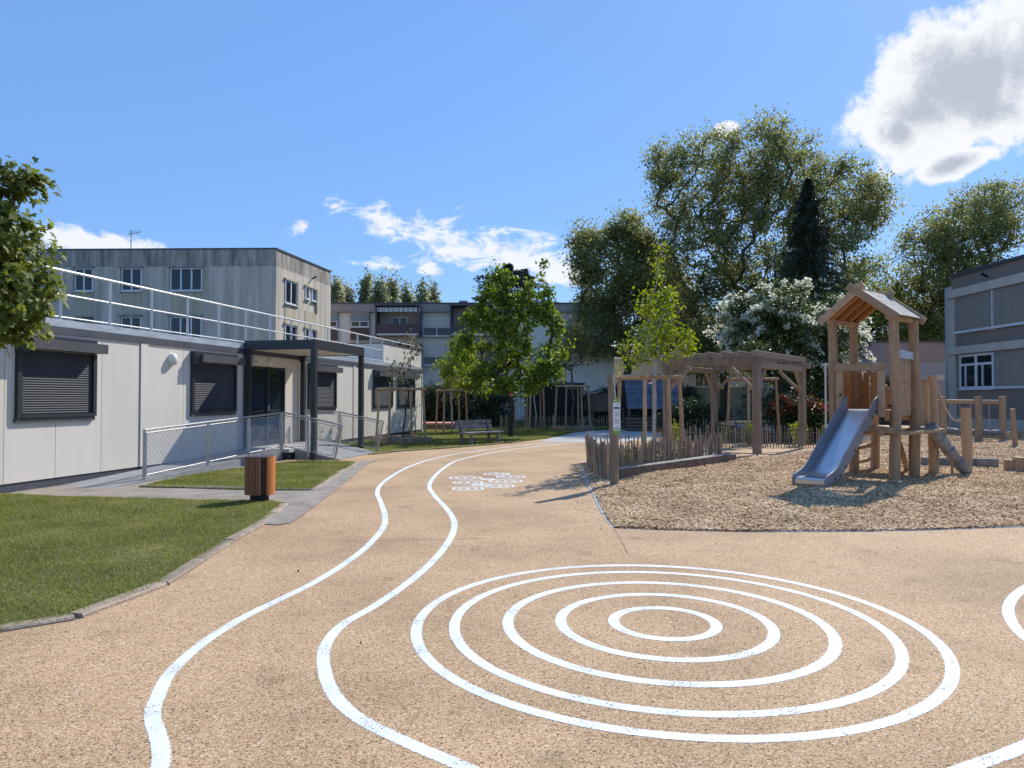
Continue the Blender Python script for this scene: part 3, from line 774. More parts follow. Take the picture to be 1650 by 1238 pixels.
def panelrail(name, pts, label, infill=True, slant_last=0.0):
    """pts: bottom points; rail 0.98 above; wire-mesh between posts"""
    t = thing(name, pts[0], label, 'railing', 'galvanised ramp railings')
    up = Vector((0, 0, 0.98)); tops = [p + up for p in pts]
    if slant_last: tops[-1] = tops[-1] + (pts[-1] - pts[-2]).normalized() * slant_last - Vector((0, 0, 0.02))
    for p, q in zip(pts, tops): MB().beam(p - Vector((0, 0, 0.06)), q, 0.05, 0.05, 0.006).build('post', ZINC, t)
    MB().tube(tops, 0.024, 8).build('handrail', ZINC, t, True)
    for i in range(len(pts) - 1):
        a, b, c, d = pts[i], pts[i + 1], tops[i + 1], tops[i]
        q = lambda u, v: (a.lerp(b, u)).lerp(d.lerp(c, u), v)
        ln = (b - a).length; e = 0.06 / ln
        fr = MB()
        cor = [q(e, 0.09), q(1 - e, 0.09), q(1 - e, 0.93), q(e, 0.93)]
        for j in range(4): fr.beam(cor[j], cor[(j + 1) % 4], 0.022, 0.022, 0.003)
        f_ = fr.build('panel_frame', ZINC, t)
        wires = MB(); hgt = 0.82
        for sg in (1, -1):
            k = -hgt
            while k < ln:
                u0, u1 = k, k + hgt; v0, v1 = 0.0, 1.0
                if u0 < 0: v0 = -u0 / hgt; u0 = 0
                if u1 > ln: v1 = 1 - (u1 - ln) / hgt; u1 = ln
                if v1 > v0 + 0.02:
                    g0 = q(e + (1 - 2 * e) * u0 / ln, 0.09 + 0.84 * (v0 if sg > 0 else 1 - v0)); g1 = q(e + (1 - 2 * e) * u1 / ln, 0.09 + 0.84 * (v1 if sg > 0 else 1 - v1))
                    wires.tube([g0, g1], 0.0042 if sg > 0 else 0.0025, 3, cap=False)
                k += 0.062 if sg > 0 else 0.124
        wires.build('wire_mesh', ZINC, f_)
    return t


rz = lambda s: 0.28 * (s - 1.0) / 6.3
panelrail('ramp_railing', [WL(s, 1.17, max(0, rz(s))) for s in (2.05, 4.1, 5.75, 7.3)], 'long sloping mesh railing rising along the ramp behind the bin')
panelrail('landing_railing', [WL(7.32, 1.2, 0.29), WL(7.32, 1.95, 0.16), WL(7.36, 2.68, 0.02)], 'short mesh railing at the near front post of the black canopy', slant_last=0.22)
panelrail('landing_railing', [WL(10.46, 0.25, 0.29), WL(10.46, 1.40, 0.24), WL(10.44, 2.62, 0.02)], 'short mesh railing at the far front post of the black canopy', slant_last=0.22)

# ================================================================== LITTER BIN
bc = G(418, 808.5)
bn = thing('litter_bin', bc, 'cylindrical brown slatted litter bin with orange side panel on black foot', 'litter bin')
BROWN = mat('bin_brown_slats', (0.38, 0.165, 0.085), (0.26, 0.11, 0.058), 5, 0.6, stretch=(3, 3, 0.4), orand=0.6)
ORANGE = mat('bin_orange_panel', (0.60, 0.20, 0.055), (0.52, 0.165, 0.045), 3, 0.5)
MB().tube([bc + Vector((0, 0, z)) for z in (-0.02, 0.13)], 0.145, 18).build('foot', BLACKP, bn, True)
MB().tube([bc + Vector((0, 0, z)) for z in (0.125, 0.70)], 0.200, 24).build('liner', mat('bin_inner', (0.07, 0.03, 0.02), None, 4, 0.7), bn, True)
mb = MB(); mb.tube([bc + Vector((0, 0, 0.705)), bc + Vector((0, 0, 0.725)), bc + Vector((0, 0, 0.728)), bc + Vector((0, 0, 0.715))], [0.232, 0.232, 0.17, 0.165], 24, cap=False); mb.build('rim', mat('bin_rim', (0.12, 0.08, 0.07), None, 4, 0.4), bn, True)
for i in range(34):
    a = 2 * math.pi * i / 34 + 0.05; c = bc + Vector((math.cos(a) * 0.215, math.sin(a) * 0.215, 0.415))
    deg = math.degrees(a) % 360
    if 290 < deg or deg < 18: continue
    box('slat', c, (0.022, 0.031, 0.58), BROWN, bn, a)
mb = MB(); arc = [R(-68 + 88 * i / 10) for i in range(11)]
pl = [(bc.x + math.cos(a) * 0.236, bc.y + math.sin(a) * 0.236) for a in arc] + [(bc.x + math.cos(a) * 0.204, bc.y + math.sin(a) * 0.204) for a in reversed(arc)]
# orange sheet door on the sunny side
mb = MB(); arc = [R(-42 + 60 * i / 10) for i in range(11)]
vs = [Vector((bc.x + math.cos(a) * r, bc.y + math.sin(a) * r, z)) for z in (0.118, 0.722) for r in (0.205, 0.238) for a in arc]; n = 11
fs = []
for i in range(10): fs += [(i, i + 1, n + i + 1, n + i), (2 * n + i, 3 * n + i, 3 * n + i + 1, 2 * n + i + 1), (n + i, n + i + 1, 3 * n + i + 1, 3 * n + i), (i, 2 * n + i, 2 * n + i + 1, i + 1)]
fs += [(0, n, 3 * n, 2 * n), (n - 1, 3 * n - 1, 4 * n - 1, 2 * n - 1)]
mb.add(vs, fs).build('side_panel', ORANGE, bn)

# ================================================================== OLD CONCRETE BLOCK
OY = 43.0; mpp = OY / FPX
old = thing('concrete_block_building', P(445, 642, OY) - Vector((0, 0, 1.65)), 'weathered grey concrete three-storey block with white windows', 'building')
cr = P(445, 401, OY); zt = cr.z; cl = P(-220, 401, 43.6); fr_ = P(533, 438, 50.8)
foot = [Vector((cl.x, cl.y, 0)), Vector((cr.x, cr.y, 0)), Vector((fr_.x, fr_.y, 0)), Vector((fr_.x - 22, fr_.y + 3.5, 0)), Vector((cl.x + 1, cl.y + 12, 0))]
mb = MB(); mb.prism(foot, 0, zt - 1.05); mb.build('wall', OLDC, old)
mb = MB(); mb.prism(foot, zt - 1.05, zt - 0.03); mb.build('parapet', OLDC2, old)
mb = MB(); c0 = sum(foot, Vector()) / 5; mb.prism([(p - c0) * 1.004 + c0 for p in foot], zt - 0.03, zt + 0.06); mb.build('coping', ANTH2, old)
fd = (Vector((cr.x, cr.y, 0)) - Vector((cl.x, cl.y, 0))).normalized(); fn = Vector((fd.y, -fd.x, 0))
sd = (Vector((fr_.x, fr_.y, 0)) - Vector((cr.x, cr.y, 0))).normalized(); sn = Vector((sd.y, -sd.x, 0))


def facade_window(parent, o, d, n, x0, x1, z0, z1, mull=1, fm=WHITEFR, gm=None, rev=0.0, fw=0.07, name='window', transom=None):
    """framed window lying on a wall: o wall origin (z=0), d along, n outwards"""
    gm = gm or GLASS
    at = lambda x, z, e: o + d * x + n * e + Vector((0, 0, z))
    yaw = math.atan2(d.y, d.x)
    bx_ = lambda mb, a, b, c, e, t0, t1: mb.box((at((a + b) / 2, (c + e) / 2, (t0 + t1) / 2)), (b - a, t1 - t0, e - c), yaw)
    mb = MB(); t0, t1 = 0.004, 0.06
    bx_(mb, x0, x0 + fw, z0, z1, t0, t1); bx_(mb, x1 - fw, x1, z0, z1, t0, t1); bx_(mb, x0 + fw, x1 - fw, z0, z0 + fw, t0, t1); bx_(mb, x0 + fw, x1 - fw, z1 - fw, z1, t0, t1)
    xs = [x0 + fw] + [x0 + (x1 - x0) * (k + 1) / (mull + 1) for k in range(mull)] + [x1 - fw]
    for x in xs[1:-1]: bx_(mb, x - fw * 0.7, x + fw * 0.7, z0 + fw, z1 - fw, t0, t1 - 0.004)
    zs = [z0 + fw] + ([transom] if transom else []) + [z1 - fw]
    if transom: bx_(mb, x0 + fw, x1 - fw, transom - fw * 0.5, transom + fw * 0.5, t0, t1 - 0.007)
    wi = mb.build(name, fm, parent)
    for k in range(len(xs) - 1):
        a = xs[k] + (fw * 0.7 if k else 0); b = xs[k + 1] - (fw * 0.7 if k < len(xs) - 2 else 0)
        mb = MB(); bx_(mb, a, b, z0 + fw, z1 - fw, 0.004, 0.022); mb.build('pane', gm, wi)
    mb = MB(); bx_(mb, x0 - 0.05, x1 + 0.05, z0 - 0.06, z0 - 0.003, 0.004, 0.14); mb.build('sill', fm, wi)
    return wi


def facade_box(name, m, parent, o, d, n, x0, x1, z0, z1, e0, e1):
    c = o + d * ((x0 + x1) / 2) + n * ((e0 + e1) / 2) + Vector((0, 0, (z0 + z1) / 2))
    return box(name, c, (x1 - x0, e1 - e0, z1 - z0), m, parent, math.atan2(d.y, d.x))


fo = Vector((cr.x, cr.y, 0))
ox = lambda px: (px - 445) * mpp            # along the front, right corner = 0
oz = lambda py: EYE + (642 - py) * mpp
for (a, b, mu) in ((38, 60, 1), (116, 146, 1), (193, 226, 1), (273, 325, 2)):
    for (t, bt) in ((431, 468), (510, 548), (590, 628)):
        if a == 116 and t == 510:
            facade_box('closed_shutter', BOXG, old, fo, fd, fn, ox(a), ox(b), oz(bt), oz(t), 0.004, 0.05); continue
        facade_window(old, fo, fd, fn, ox(a), ox(b), oz(bt), oz(t), mu)
        facade_box('lintel', OLDC2, old, fo, fd, fn, ox(a) - 0.2, ox(b) + 0.05, oz(t) + 0.02, oz(t) + 0.14, 0.003, 0.16)
        facade_box('jamb', OLDC, old, fo, fd, fn, ox(a) - 0.2, ox(a) - 0.06, oz(bt) - 0.08, oz(t) + 0.02, 0.003, 0.14)
    facade_box('spandrel', SPAND, old, fo, fd, fn, ox(a), ox(b), oz(508), oz(470.5), 0.003, 0.03)
slen = (Vector((fr_.x, fr_.y, 0)) - fo).length
so_ = fo
for (px0, px1, w0, w1) in ((460, 477, 0.14, 0.33), (490, 508, 0.49, 0.69)):
    for z0, z1 in ((oz(484), oz(446)), (oz(563), oz(520)), (oz(640), oz(600))):
        if w0 < 0.4:
            facade_window(old, so_, sd, sn, w0 * slen, w1 * slen, z0, z1, 1)
        else:
            zz = z0 + 0.45 * (z1 - z0)
            facade_window(old, so_, sd, sn, w0 * slen, (w0 + 0.07) * slen, zz, z1, 0)
            facade_window(old, so_, sd, sn, (w0 + 0.12) * slen, w1 * slen, zz, z1, 0)
        facade_box('lintel', SPAND, old, so_, sd, sn, w0 * slen - 0.1, w1 * slen + 0.1, z1 + 0.03, z1 + 0.16, 0.003, 0.12)
        facade_box('jamb', SPAND, old, so_, sd, sn, w1 * slen + 0.01, w1 * slen + 0.25, z0 - 0.08, z1 + 0.03, 0.003, 0.12)
    facade_box('spandrel', SPAND, old, so_, sd, sn, w0 * slen, w1 * slen, oz(517), oz(487), 0.003, 0.03)
    facade_box('spandrel', SPAND, old, so_, sd, sn, w0 * slen, w1 * slen, oz(597), oz(566), 0.003, 0.03)
MB().tube([fo + sd * slen * 0.62 + sn * 0.02 + Vector((0, 0, zt - 1.0)), fo + sd * slen * 0.62 + sn * 0.35 + Vector((0, 0, zt - 0.85))], 0.05, 6).build('spout', BOLT, old)
an = P(211, 402, 45.0); ant = thing('tv_antenna', (an.x, an.y, zt + 0.06), 'thin metal aerial mast standing on the roof of the grey concrete block', 'antenna')
b0 = Vector((an.x, an.y, zt + 0.02))
MB().tube([b0, b0 + Vector((0, 0, 1.55))], 0.035, 6).build('mast', ZINC, ant)
MB().tube([b0 + Vector((-0.15, 0, 1.33)), b0 + Vector((0.75, -0.2, 1.42))], 0.022, 5).build('boom', ZINC, ant)
for i in range(7):
    q = b0 + Vector((-0.15 + 0.13 * i, -0.03 * i, 1.33 + 0.013 * i)); hh = 0.30 - 0.03 * i
    MB().tube([q - Vector((0.06, 0.1, hh)), q + Vector((0.06, 0.1, hh))], 0.012, 4).build('element', ZINC, ant)

# ================================================================== FAR APARTMENT BLOCK
AY = 55.0; am = AY / FPX
ax_ = lambda px: (px - CXP) * am
az_ = lambda py: EYE + (642 - py) * am
apt = thing('apartment_building', (ax_(720), AY, 0), 'long pale apartment block with dark loggias behind the young maple', 'building')
AW = mat('pale_apartment_render', (0.76, 0.70, 0.62), (0.70, 0.645, 0.575), 0.5, 0.9)
AM = mat('mauve_apartment_band', (0.38, 0.315, 0.295), (0.32, 0.27, 0.255), 0.8, 0.9)
AB = mat('brown_balcony_panel', (0.13, 0.09, 0.09), (0.10, 0.07, 0.07), 3, 0.7)
AG = mat('grey_roller_blind', (0.26, 0.29, 0.31), (0.22, 0.25, 0.27), 3, 0.6, stretch=(1, 1, 8))
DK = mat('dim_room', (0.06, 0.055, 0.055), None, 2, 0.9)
BO = mat('loggia_beige', (0.42, 0.36, 0.31), (0.36, 0.31, 0.27), 1, 0.9)
ao = Vector((0, AY, 0)); ad_ = Vector((1, 0, 0)); an_ = Vector((0, -1, 0))
fb = lambda name, m, px0, px1, py1, py0, e0, e1, parent=None: facade_box(name, m, parent or apt, ao, ad_, an_, ax_(px0), ax_(px1), max(-0.1, az_(py1)), az_(py0), e0, e1)
box('wall', (ax_(745), AY + 5.2, az_(503) / 2), (ax_(990) - ax_(500), 10.0, az_(503)), AW, apt)
fb('roof_band', AM, 499, 991, 502.7, 489.5, -10.2, 0.12); fb('roof_coping', ANTH2, 498, 992, 489.3, 487.8, -10.3, 0.2)
FL = (0, 61, 122)
for dy in FL:
    for (p0, p1) in ((520, 543), (565, 594)):
        facade_window(apt, ao, ad_, an_, ax_(p0), ax_(p1), az_(527 + dy), az_(517.5 + dy), 1, fw=0.06)
        fb('roller_blind', AG, p0, p1, 517 + dy, 507 + dy, 0.01, 0.10); fb('spandrel', AB, p0, p1, 548 + dy, 528.5 + dy, 0.003, 0.06); fb('lintel', BO, p0, p1, 506.5 + dy, 502.9 + dy, 0.004, 0.03)
    for (p0, p1) in ((681.5, 726),):
        facade_window(apt, ao, ad_, an_, ax_(p0), ax_(p1), az_(541.5 + 0.77 * dy), az_(527.5 + 0.77 * dy), 1, fw=0.05)
    for (p0, p1) in ((545, 564), (595, 607), (681.5, 726)):
        pass
# panel joints of the pale cladding
for px in (543.5, 564.5, 594.5, 681):
    fb('cladding_joint', AM, px - 0.35, px + 0.35, 676, 503, 0.002, 0.035)
for py in (526, 543.5, 573, 589):
    fb('cladding_joint', AM, 681.4, 726, py + 0.4, py, 0.0025, 0.03)


def loggia(px0, px1, py0, py1, awning):
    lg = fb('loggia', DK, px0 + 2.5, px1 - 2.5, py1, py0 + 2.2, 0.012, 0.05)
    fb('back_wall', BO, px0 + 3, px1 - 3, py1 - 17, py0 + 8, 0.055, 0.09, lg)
    facade_window(lg, ao + an_ * 0.095, ad_, an_, ax_(px0 + 22), ax_(px0 + 48), az_(py0 + 32), az_(py0 + 17), 1, fw=0.06, name='loggia_window')
    fb('side_frame', ANTH2, px0, px0 + 2.4, py1 + 2, py0 + 2, 0.01, 1.3, lg); fb('side_frame', ANTH2, px1 - 2.4, px1, py1 + 2, py0 + 2, 0.01, 1.3, lg)
    fb('top_frame', ANTH, px0 - 1, px1 + 1, py0 + 2, py0, 0.01, 1.45, lg); fb('floor', AW, px0 + 2.4, px1 - 2.4, py1, py1 - 2.5, 0.06, 1.25, lg)
    bal = fb('balustrade', AB, px0 + 2.5, px1 - 2.5, py1 - 2.5, py1 - 18, 1.16, 1.22, lg)
    if awning:
        for k in range(16):
            a = px0 + 3.2 + (px1 - px0 - 6.4) * k / 16; e = px0 + 3.2 + (px1 - px0 - 6.4) * (k + 0.8) / 16
            fb('awning_stripe', WHITEFR if k % 2 else ZTRIM, a, e, py0 + 11, py0 + 4, 1.2, 1.24, lg)


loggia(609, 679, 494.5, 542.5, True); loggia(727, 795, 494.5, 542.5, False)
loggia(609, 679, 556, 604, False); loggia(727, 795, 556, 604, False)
for (p0, p1, py) in ((565, 572, 482), (620, 628, 481), (675, 687, 479), (727, 736, 482), (736, 750, 478)):
    facade_box('chimney', mat('roof_stack', (0.24, 0.225, 0.22), None, 3, 0.9), apt, ao, ad_, an_, ax_(p0), ax_(p1), az_(487.6), az_(py), -3.2, -2.2)
for (a, b) in ((842, 862), (900, 915), (815, 828)):
    facade_window(apt, ao, ad_, an_, ax_(a), ax_(b), az_(645), az_(612), 1)
    facade_window(apt, ao, ad_, an_, ax_(a), ax_(b), az_(577), az_(560), 1)

# ================================================================== SCHOOL BUILDING AT THE RIGHT EDGE
SX = 24.45
sch = thing('school_building', (SX + 3, 36, 0), 'grey two-storey school building with pebbledash bands and lowered blinds', 'building')
PEB = mat('brown_pebbledash', (0.34, 0.275, 0.225), (0.18, 0.145, 0.12), 14, 0.95, bump=0.8, bscale=30, detail=8)
GRB = mat('school_grey_concrete', (0.60, 0.53, 0.44), (0.50, 0.445, 0.37), 1.5, 0.9)
BLD = mat('grey_venetian_slat', (0.40, 0.36, 0.31), (0.34, 0.305, 0.265), 4, 0.6)
sod = Vector((0, -1, 0)); son = Vector((-1, 0, 0)); soo = Vector((SX, 40, 0))
sb = lambda name, m, x0, x1, z0, z1, e0, e1, parent=None: facade_box(name, m, parent or sch, soo, sod, son, x0, x1, z0, z1, e0, e1)
sb('wall', PEB, 0.0, 14, 0.6, 8.35, -12, 0.0); sb('base', GRB, -0.02, 14, -0.1, 0.6, -12, 0.06)
sb('roof_coping', ANTH2, -0.1, 14.1, 8.35, 8.5, -12.1, 0.12)
sb('string_course', GRB, -0.06, 14.05, 7.18, 7.62, -0.02, 0.22); sb('string_course', GRB, -0.06, 14.05, 4.05, 4.45, -0.02, 0.22)
sb('corner_pier', GRB, -0.15, 0.42, 0.6, 7.16, -0.3, 0.10); sb('downpipe', ZTRIM, -0.75, -0.25, 0.0, 7.9, -0.5, -0.1)


def venetian(x0, x1, z0, z1):
    bl = sb('blind', BLD, x0, x1, z0, z1, 0.004, 0.03)
    n = 20; first = None; h = (z1 - z0) / n
    for i in range(n):
        if first is None: first = sb('slat', BLD, x0 + 0.02, x1 - 0.02, z0 + h * 0.1, z0 + h * 0.72, 0.032, 0.075, bl)
        else: copyof(first, bl, (0, 0, h * i))
    sb('frame_rail', WHITEFR, x0 - 0.04, x1 + 0.04, z0 - 0.12, z0 - 0.002, 0.004, 0.13, bl); sb('frame_post', WHITEFR, x1, x1 + 0.07, z0 - 0.18, z1, 0.005, 0.1, bl)


for a, b in ((0.46, 3.5), (3.6, 6.7), (6.8, 10), (10.1, 13.4)): venetian(a, b, 5.3, 7.16)
for a, b in ((3.7, 6.7), (6.8, 10), (10.1, 13.4)): venetian(a, b, 2.25, 4.03)
facade_window(sch, soo, sod, son, 0.75, 3.55, 2.15, 4.0, 1, fw=0.13, transom=3.45)
sb('mullion', WHITEFR, 1.25, 1.33, 2.3, 3.4, 0.03, 0.075); sb('mullion', WHITEFR, 2.65, 2.73, 2.3, 3.4, 0.03, 0.075)
MB().tube([(SX - 0.1, 36.8, 7.9), (SX - 0.5, 36.6, 8.0)], 0.07, 6).build('floodlight', BOLT, sch)
lk = thing('link_building', (22.5, 45, 0), 'low mauve and blue-grey link building beside the school corner', 'building')
MV = mat('mauve_wall', (0.42, 0.31, 0.29), (0.36, 0.27, 0.255), 0.8, 0.9); BGR = mat('bluegrey_wall', (0.42, 0.41, 0.43), (0.36, 0.355, 0.37), 0.8, 0.9)
box('lower_wall', (23, 48, 1.95), (9.0, 6, 4.0), BGR, lk); box('upper_band', (23, 48, 4.55), (9.06, 6.06, 1.2), MV, lk); box('roof_coping', (23, 48, 5.2), (9.2, 6.2, 0.1), ANTH2, lk)
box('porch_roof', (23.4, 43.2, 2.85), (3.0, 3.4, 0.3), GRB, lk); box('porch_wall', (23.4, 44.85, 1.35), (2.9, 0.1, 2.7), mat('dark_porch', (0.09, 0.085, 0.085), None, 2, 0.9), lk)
dome('porch_lamp', (23.2, 44.78, 2.0), (0, -1, 0), 0.1, 0.08, LAMP, lk)


# ================================================================== PALING FENCES
pale_proto = []
for k in range(6):
    h = random.uniform(0.66, 0.76); n = 6
    mb = MB(); r = random.uniform(0.017, 0.022); j = lambda: random.uniform(-0.007, 0.007)
    mb.tube([(0, 0, -0.08), (j(), j(), h * 0.3), (j(), j(), h * 0.65), (j(), j(), h * 0.93), (j(), j(), h)], [r, r * 1.05, r * 0.97, r * 0.92, r * 0.6], 6, 0.13)
    me_o = mb.build('pale', PALE); COL.objects.unlink(me_o); pale_proto.append(me_o.data)
    bpy.data.objects.remove(me_o)


def paling(pts, label, spacing=0.083, hs=1.0, lean=0.04, group='chestnut paling fences'):
    pts = [Vector((p[0], p[1], p[2] if len(p) > 2 else 0.0)) for p in pts]
    t = thing('paling_fence', pts[0], label, 'fence', group); o0 = Vector(t.location)
    seg = [(pts[i + 1] - pts[i]).length for i in range(len(pts) - 1)]
    for i, ln in enumerate(seg):
        k = max(1, int(ln / spacing))
        for q in range(k):
            p = pts[i].lerp(pts[i + 1], (q + random.uniform(-0.2, 0.2)) / k)
            o = bpy.data.objects.new('pale', random.choice(pale_proto)); COL.objects.link(o); o.parent = t
            o.location = p - o0; o.rotation_euler = (random.gauss(0, lean * 0.8), random.gauss(0, lean * 0.8), random.uniform(0, 6.28))
            o.scale = (random.uniform(0.8, 1.3), random.uniform(0.8, 1.3), hs * random.uniform(0.9, 1.06))
    for z in (0.16, 0.5):
        MB().tube([p + Vector((0, 0, z * hs)) for p in pts], 0.004, 4).build('wire', ZINC, t)
    for i in range(len(pts)):
        MB().tube([pts[i] + Vector((0.03, 0.04, -0.1)), pts[i] + Vector((0.02, 0.03, 0.74 * hs))], [0.042, 0.036], 7, 0.08).build('fence_post', PALE, t)
    return t


FA = [(1.93, 14.38), (3.05, 15.75), (4.2, 17.1), (5.32, 18.45)]
paling(FA, 'brown paling fence standing behind the long timber beam', 0.066)
paling([(1.86, 14.25), (1.80, 15.8), (1.84, 17.2), (1.93, 18.5)], 'short paling fence left of the sign post', 0.066, lean=0.07)
paling([(1.93, 18.55), (3.4, 18.75), (5.32, 18.6)], 'paling fence closing the back of the triangular planting bed', 0.11)
paling([(4.75, 24.2), (6.6, 24.4), (8.4, 24.4), (10.5, 24.0), (12.2, 25.2)], 'long paling fence in front of the red-leaved bush and pergola back', 0.085)
paling([(-0.6, 38.4), (2.2, 38.6), (5.3, 38.4)], 'far paling fence behind the young maple and the rear lawn', 0.12, lean=0.04)
paling([(7.0, 31.0), (9.4, 30.4), (12.0, 30.0)], 'shaded paling fence beyond the pergola in front of the big tree', 0.13)
# bed with low plants
sheet('planting_bed', [(1.93, 14.4), (5.3, 18.5), (1.95, 18.5)], 0.02, MATS['mulch'])
# timber beam beside the fence
B0, B1 = G(999, 776), G(1186, 747); bd = (B1 - B0).normalized(); bnv = Vector((-bd.y, bd.x, 0))
bm_ = thing('timber_beam', (B0 + B1) / 2, 'long squared dark timber beam edging the wood chips', 'beam')
mid_ = B0.lerp(B1, 0.52)
for a, b in ((B0, mid_ - bd * 0.004), (mid_ + bd * 0.004, B1)):
    MB().beam(a + bnv * 0.13 + Vector((0, 0, 0.10)), b + bnv * 0.13 + Vector((0, 0, 0.10)), 0.26, 0.26, 0.012).build('sleeper', SLEEP, bm_)
    MB().beam(a + bnv * 0.13 + Vector((0, 0, 0.241)), b + bnv * 0.13 + Vector((0, 0, 0.241)), 0.255, 0.022, 0.006).build('top_board', BENCHW, bm_)

# ================================================================== SIGN ON POST
sp = G(990, 785)
sg = thing('sign_post', sp, 'slanted brown wooden post carrying a tall green and white notice', 'sign')
MB().tube([sp + Vector((0, 0, -0.1)), sp + Vector((-0.005, 0, 0.6)), sp + Vector((-0.03, 0, 1.2)), sp + Vector((-0.045, 0, 1.75)), sp + Vector((-0.075, 0, 2.1))], [0.086, 0.08, 0.076, 0.073, 0.066], 10, 0.06).build('post', WOODP, sg, True)
SGW = mat('sign_white', (0.74, 0.75, 0.75), (0.70, 0.71, 0.71), 3, 0.5); SGG = mat('sign_green', (0.22, 0.40, 0.10), (0.19, 0.36, 0.085), 3, 0.5); INK = mat('sign_ink', (0.08, 0.09, 0.14), None, 3, 0.6); INKR = mat('sign_pink', (0.50, 0.22, 0.27), None, 3, 0.6); INKG = mat('sign_grey_print', (0.38, 0.40, 0.42), None, 3, 0.6)
bc_ = sp + Vector((0.03, -0.115, 0))
brd = box('board', bc_ + Vector((0, 0, 1.31)), (0.135, 0.012, 0.66), SGW, sg)
for z0, z1 in ((1.57, 1.642), (0.978, 1.055)): box('green_band', bc_ + Vector((0, -0.0005, (z0 + z1) / 2)), (0.1355, 0.0145, z1 - z0), SGG, brd)
for (x, z, ww, hh, m) in ((0.015, 1.535, 0.018, 0.02, INK), (0.0, 1.47, 0.105, 0.034, INK), (0.0, 1.39, 0.095, 0.010, INKG), (0.005, 1.355, 0.05, 0.014, INK), (0.0, 1.325, 0.09, 0.010, INKG), (-0.03, 1.24, 0.014, 0.05, INKR), (0.0, 1.24, 0.014, 0.05, INKR), (0.03, 1.24, 0.014, 0.05, INKR), (0.0, 1.185, 0.07, 0.012, INKG), (0.01, 1.12, 0.018, 0.022, INK), (0.0, 1.085, 0.11, 0.025, SGG), (-0.035, 1.61, 0.04, 0.012, SGW)):
    box('print', bc_ + Vector((x, -0.008 if m is not SGW else -0.0085, z)), (ww, 0.003, hh), m, brd)
MB().tube([sp + Vector((0.02, -0.1, 1.64)), sp + Vector((-0.03, -0.06, 2.1))], 0.006, 5).build('strap', WHITEFR, sg)

# ================================================================== PERGOLA
pg = thing('pergola', (7.1, 22.8, 0), 'brown timber pergola with slatted top and diagonal braces', 'pergola')
PF, PR_, PL = Vector((6.9, 20.3, 0)), Vector((9.55, 23.7, 0)), Vector((4.73, 22.0, 0)); PB = PL + (PR_ - PF) - Vector((0.25, 0, 0))
e1 = (PR_ - PF).normalized(); e2 = (PL - PF).normalized(); PT = 2.62
for p in (PF, PR_, PL, PB):
    MB().beam(p + Vector((0, 0, 0.09)), p + Vector((0, 0, PT)), 0.19, 0.19, 0.012).build('post', WOODP, pg)
    MB().tube([p + Vector((0, 0, -0.05)), p + Vector((0, 0, 0.1))], 0.025, 6).build('foot', ZINC, pg)
for a, b in ((PF, PL), (PR_, PB)):
    d = (b - a).normalized(); MB().beam(a - d * 0.25 + Vector((0, 0, PT + 0.10)), b + d * 0.25 + Vector((0, 0, PT + 0.10)), 0.16, 0.2).build('beam', WOODP, pg)
for a, b in ((PF, PR_), (PL, PB)):
    MB().beam(a + (b - a).normalized() * 0.1 + Vector((0, 0, PT - 0.02)), b - (b - a).normalized() * 0.1 + Vector((0, 0, PT - 0.02)), 0.12, 0.17).build('tie_beam', WOODP, pg)
for i in range(7):
    t_ = i / 6; a = PF.lerp(PL, t_); b = PR_.lerp(PB, t_); d = (b - a).normalized()
    MB().beam(a - d * 0.3 + Vector((0, 0, PT + 0.295)), b + d * 0.3 + Vector((0, 0, PT + 0.295)), 0.085, 0.17).build('rafter', WOODP, pg)
for p, ds in ((PF, (e1, e2)), (PR_, (-e1, e2)), (PL, (e1, -e2)), (PB, (-e1, -e2))):
    for d in ds: MB().beam(p + d * 0.06 + Vector((0, 0, PT - 0.75)), p + d * 0.75 + Vector((0, 0, PT - 0.06)), 0.08, 0.10).build('brace', WOODP, pg)

# ================================================================== TREE GUARDS
def guard(c, size, h, yaw, label, basebox=False, stakes=4):
    c = Vector((c[0], c[1], 0)); t = thing('tree_guard', c, label, 'tree guard', 'timber tree guards')
    m = Matrix.Rotation(yaw, 3, 'Z'); q = size / 2
    cs = [m @ Vector((x * q, y * q, 0)) for x, y in ((-1, -1), (1, -1), (1, 1), (-1, 1))]
    for v in cs + ([(cs[0] + cs[1]) / 2 + (cs[1] - cs[0]) * 0.18] if stakes > 4 else []):
        MB().tube([c + v * 1.16 + Vector((0, 0, -0.1)), c + v * 1.07 + Vector((random.uniform(-.01, .01), 0, h * 0.5)), c + v + Vector((0, 0, h))], [0.05, 0.046, 0.042], 8, 0.06).build('stake', STAKE, t, True)
    for i in range(4):
        a, b = cs[i], cs[(i + 1) % 4]; d = (b - a).normalized()
        MB().tube([c + a - d * 0.1 + Vector((0, 0, h - 0.03 + 0.012 * (i % 2))), c + b + d * 0.1 + Vector((0, 0, h - 0.03 + 0.012 * (i % 2)))], 0.05, 7, 0.06).build('top_rail', STAKE, t, True)
    sag = [c + cs[0].lerp(cs[2], k / 8) + Vector((0, 0, h - 0.08 - 0.10 * math.sin(math.pi * k / 8))) for k in range(9)]
    MB().tube(sag, 0.012, 5).build('strap', ROPE, t)
    if basebox:
        for i in range(4):
            a, b = cs[i] * 1.25, cs[(i + 1) % 4] * 1.25; d = (b - a).normalized()
            MB().beam(c + a + d * 0.1 + Vector((0, 0, 0.09)), c + b + d * (-0.1 if i % 2 else 0.1) + Vector((0, 0, 0.09)), 0.2, 0.26, 0.02).build('base_log', STAKE if i % 2 else WOODP, t)
    return c


